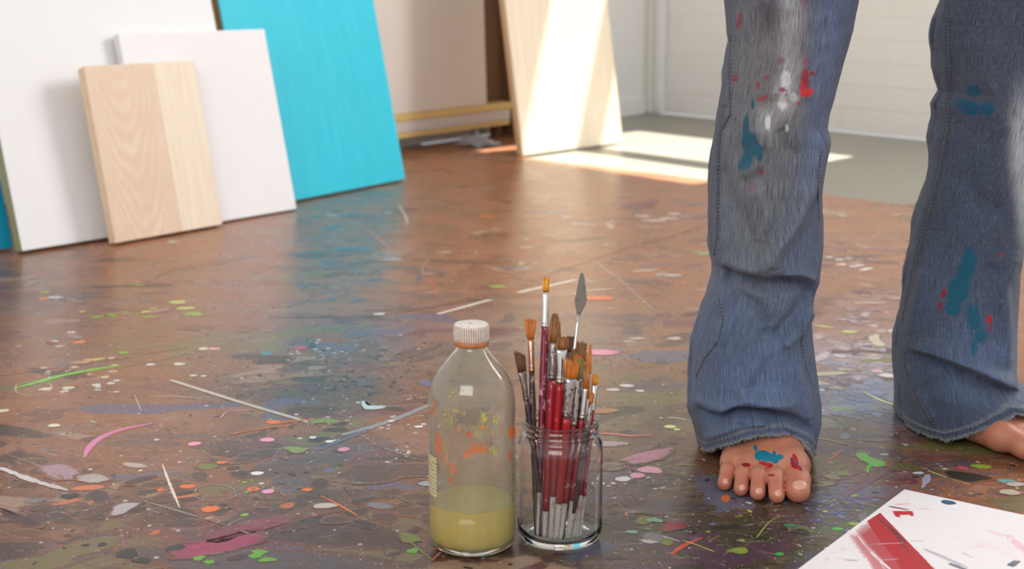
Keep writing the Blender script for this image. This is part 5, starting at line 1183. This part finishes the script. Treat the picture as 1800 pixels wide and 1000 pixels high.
c = m.mix(m.ramp(big, .5, .75, 0, .25), c, m.mix(1.0, dye, (1.5, 1.45, 1.4, 1), 'MULTIPLY'))
a = m.at('paint'); n_ = m.math('ADD', m.math('MULTIPLY', m.noise(m.scale(uv, (1, .25, 1)), 600, 4, .7), .6), m.math('MULTIPLY', m.noise(uv, 120, 3), .4))
mk = m.math('MULTIPLY', m.math('SUBTRACT', m.math('MULTIPLY', a.outputs['Alpha'], 1.55), n_), 2.4, True)
c = m.mix(m.math('MULTIPLY', mk, .85), c, a.outputs['Color'])
m.set(Base_Color=c, Roughness=.82, Specular_IOR_Level=.25, Sheen_Weight=.15, Sheen_Roughness=.5)
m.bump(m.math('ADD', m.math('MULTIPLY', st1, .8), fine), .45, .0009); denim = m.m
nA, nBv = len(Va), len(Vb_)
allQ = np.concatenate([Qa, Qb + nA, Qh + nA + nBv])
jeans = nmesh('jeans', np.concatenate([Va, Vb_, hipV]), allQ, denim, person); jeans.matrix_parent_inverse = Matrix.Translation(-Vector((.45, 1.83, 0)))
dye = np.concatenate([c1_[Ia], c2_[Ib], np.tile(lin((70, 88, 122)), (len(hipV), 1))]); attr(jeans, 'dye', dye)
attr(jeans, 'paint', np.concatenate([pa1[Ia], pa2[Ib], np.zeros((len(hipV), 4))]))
uvv = np.concatenate([np.stack([G1[6].ravel(), G1[2].ravel()], 1)[Ia], np.stack([G2[6].ravel() + 1.3, G2[2].ravel()], 1)[Ib], np.stack([np.tile(th * .17, 4), hipV[:, 2]], 1)])
l = jeans.data.uv_layers.new(name='UVMap'); vi = np.zeros(len(jeans.data.loops), np.int32); jeans.data.loops.foreach_get('vertex_index', vi); l.data.foreach_set('uv', uvv[vi].astype(np.float32).ravel())
jeans['label'] = 'blue denim flared jeans spattered with teal and red paint'
# stitched seams: ridges with pale thread laid on the cloth
thread = simple('pale_seam_thread', (150, 142, 128), .7); seamd = simple('dark_seam_cloth', (48, 56, 76), .85, scale=300, var=.3)
def on_cloth(G, pts, step=2.2, lift=.0006):
    Xv, Yv, Zv = G[0], G[1], G[2]; h_ = Xv.shape[1] // 2; xs_, ys_, zs_ = Xv[:, :h_].ravel(), Yv[:, :h_].ravel(), Zv[:, :h_].ravel(); p_x, p_y = proj(xs_, ys_, zs_); out = []
    for a_, b_ in zip(pts[:-1], pts[1:]):
        n = max(1, int(math.hypot(b_[0] - a_[0], b_[1] - a_[1]) / step))
        for i in range(n):
            q = (a_[0] + (b_[0] - a_[0]) * i / n, a_[1] + (b_[1] - a_[1]) * i / n); k = np.argsort((p_x - q[0]) ** 2 + (p_y - q[1]) ** 2)[:5]
            y_ = ys_[k].mean(); w_ = at(q[0], q[1], y_); out.append(w_ + Vector((0, -lift, 0)))
    # smooth depth
    for _ in range(3): out = [out[0]] + [Vector((out[i].x, (out[i - 1].y + out[i].y * 2 + out[i + 1].y) / 4, out[i].z)) for i in range(1, len(out) - 1)] + [out[-1]]
    return out
def seam(G, pts, dashed=False):
    p_ = on_cloth(G, pts); parts = []
    if len(p_) < 4: return
    o = mesh('seam', *tube([q + Vector((0, .0006, 0)) for q in p_], .0012, 6), seamd, jeans)
    for i in range(0, len(p_) - 2, 3): parts.append(tube([p_[i] + Vector((0, -.0006, 0)), p_[i + 2] + Vector((0, -.0006, 0))], .00035, 5))
    mesh('stitching', *merge(parts), thread, jeans)
seam(G1, [(1285, 60), (1283, 130), (1284, 200), (1268, 232), (1264, 300), (1262, 400), (1256, 450)])
seam(G1, [(1264, 522), (1272, 565), (1264, 598), (1238, 632), (1223, 665)])
seam(G1, [(1412, 562), (1408, 600), (1418, 650), (1428, 680)])
seam(G1, [(1445, 262), (1438, 310), (1437, 350), (1440, 390)])
seam(G2, [(1662, 0), (1666, 60), (1667, 150), (1664, 220), (1650, 290), (1632, 370), (1610, 450), (1593, 530), (1586, 570)])
seam(G2, [(1590, 640), (1604, 680), (1628, 725), (1648, 755)])
# hem stitch and frayed threads
fr_m = simple('frayed_cotton', (176, 180, 178), .9)
def fray(G, seed, c0=.02, c1=.5):
    Xv, Yv, Zv = G[0], G[1], G[2]; nr, nu_ = Xv.shape; r_ = random.Random(seed); parts = []; hdv = G[5]
    for k in range(int(nu_ * c0), int(nu_ * c1)):
        for _ in range(4):
            p_ = Vector((Xv[-1, k], Yv[-1, k], Zv[-1, k] + .0012)) + Vector((r_.uniform(-.001, .001), r_.uniform(-.0015, 0), 0)); L_ = r_.uniform(.001, .0048) * (1.6 if r_.random() < .08 else 1)
            d_ = Vector((r_.uniform(-.8, .8), r_.uniform(-.9, .1), r_.uniform(-1, .25))).normalized(); q = p_ + d_ * L_ * .6; e_ = q + Vector((r_.uniform(-1, 1), r_.uniform(-.6, .2), r_.uniform(-.8, .3))) * L_ * .5
            if e_.z < .001: e_.z = .001
            if q.z < .001: q.z = .001
            parts.append(tube([p_, q, e_], [.0002, .00017, .0001], 3))
    mesh('frayed_threads', *merge(parts), fr_m, jeans)['label'] = 'pale frayed threads along the hem'
    parts = []; row = int(np.argmin(np.abs(hdv[:, nu_ // 4] - .0100))) 
    for k in range(int(nu_ * c0), int(nu_ * c1), 3):
        rws = [int(np.argmin(np.abs(hdv[:, kk] - .0100))) for kk in (k, k + 2)]
        a_, b_ = [Vector((Xv[rr, kk], Yv[rr, kk] - .0006, Zv[rr, kk])) for rr, kk in zip(rws, (k, k + 2))]; parts.append(tube([a_, b_], .0004, 5))
    mesh('stitching', *merge(parts), thread, jeans)
fray(G1, 1); fray(G2, 2)
for o in list(jeans.children):
    pass
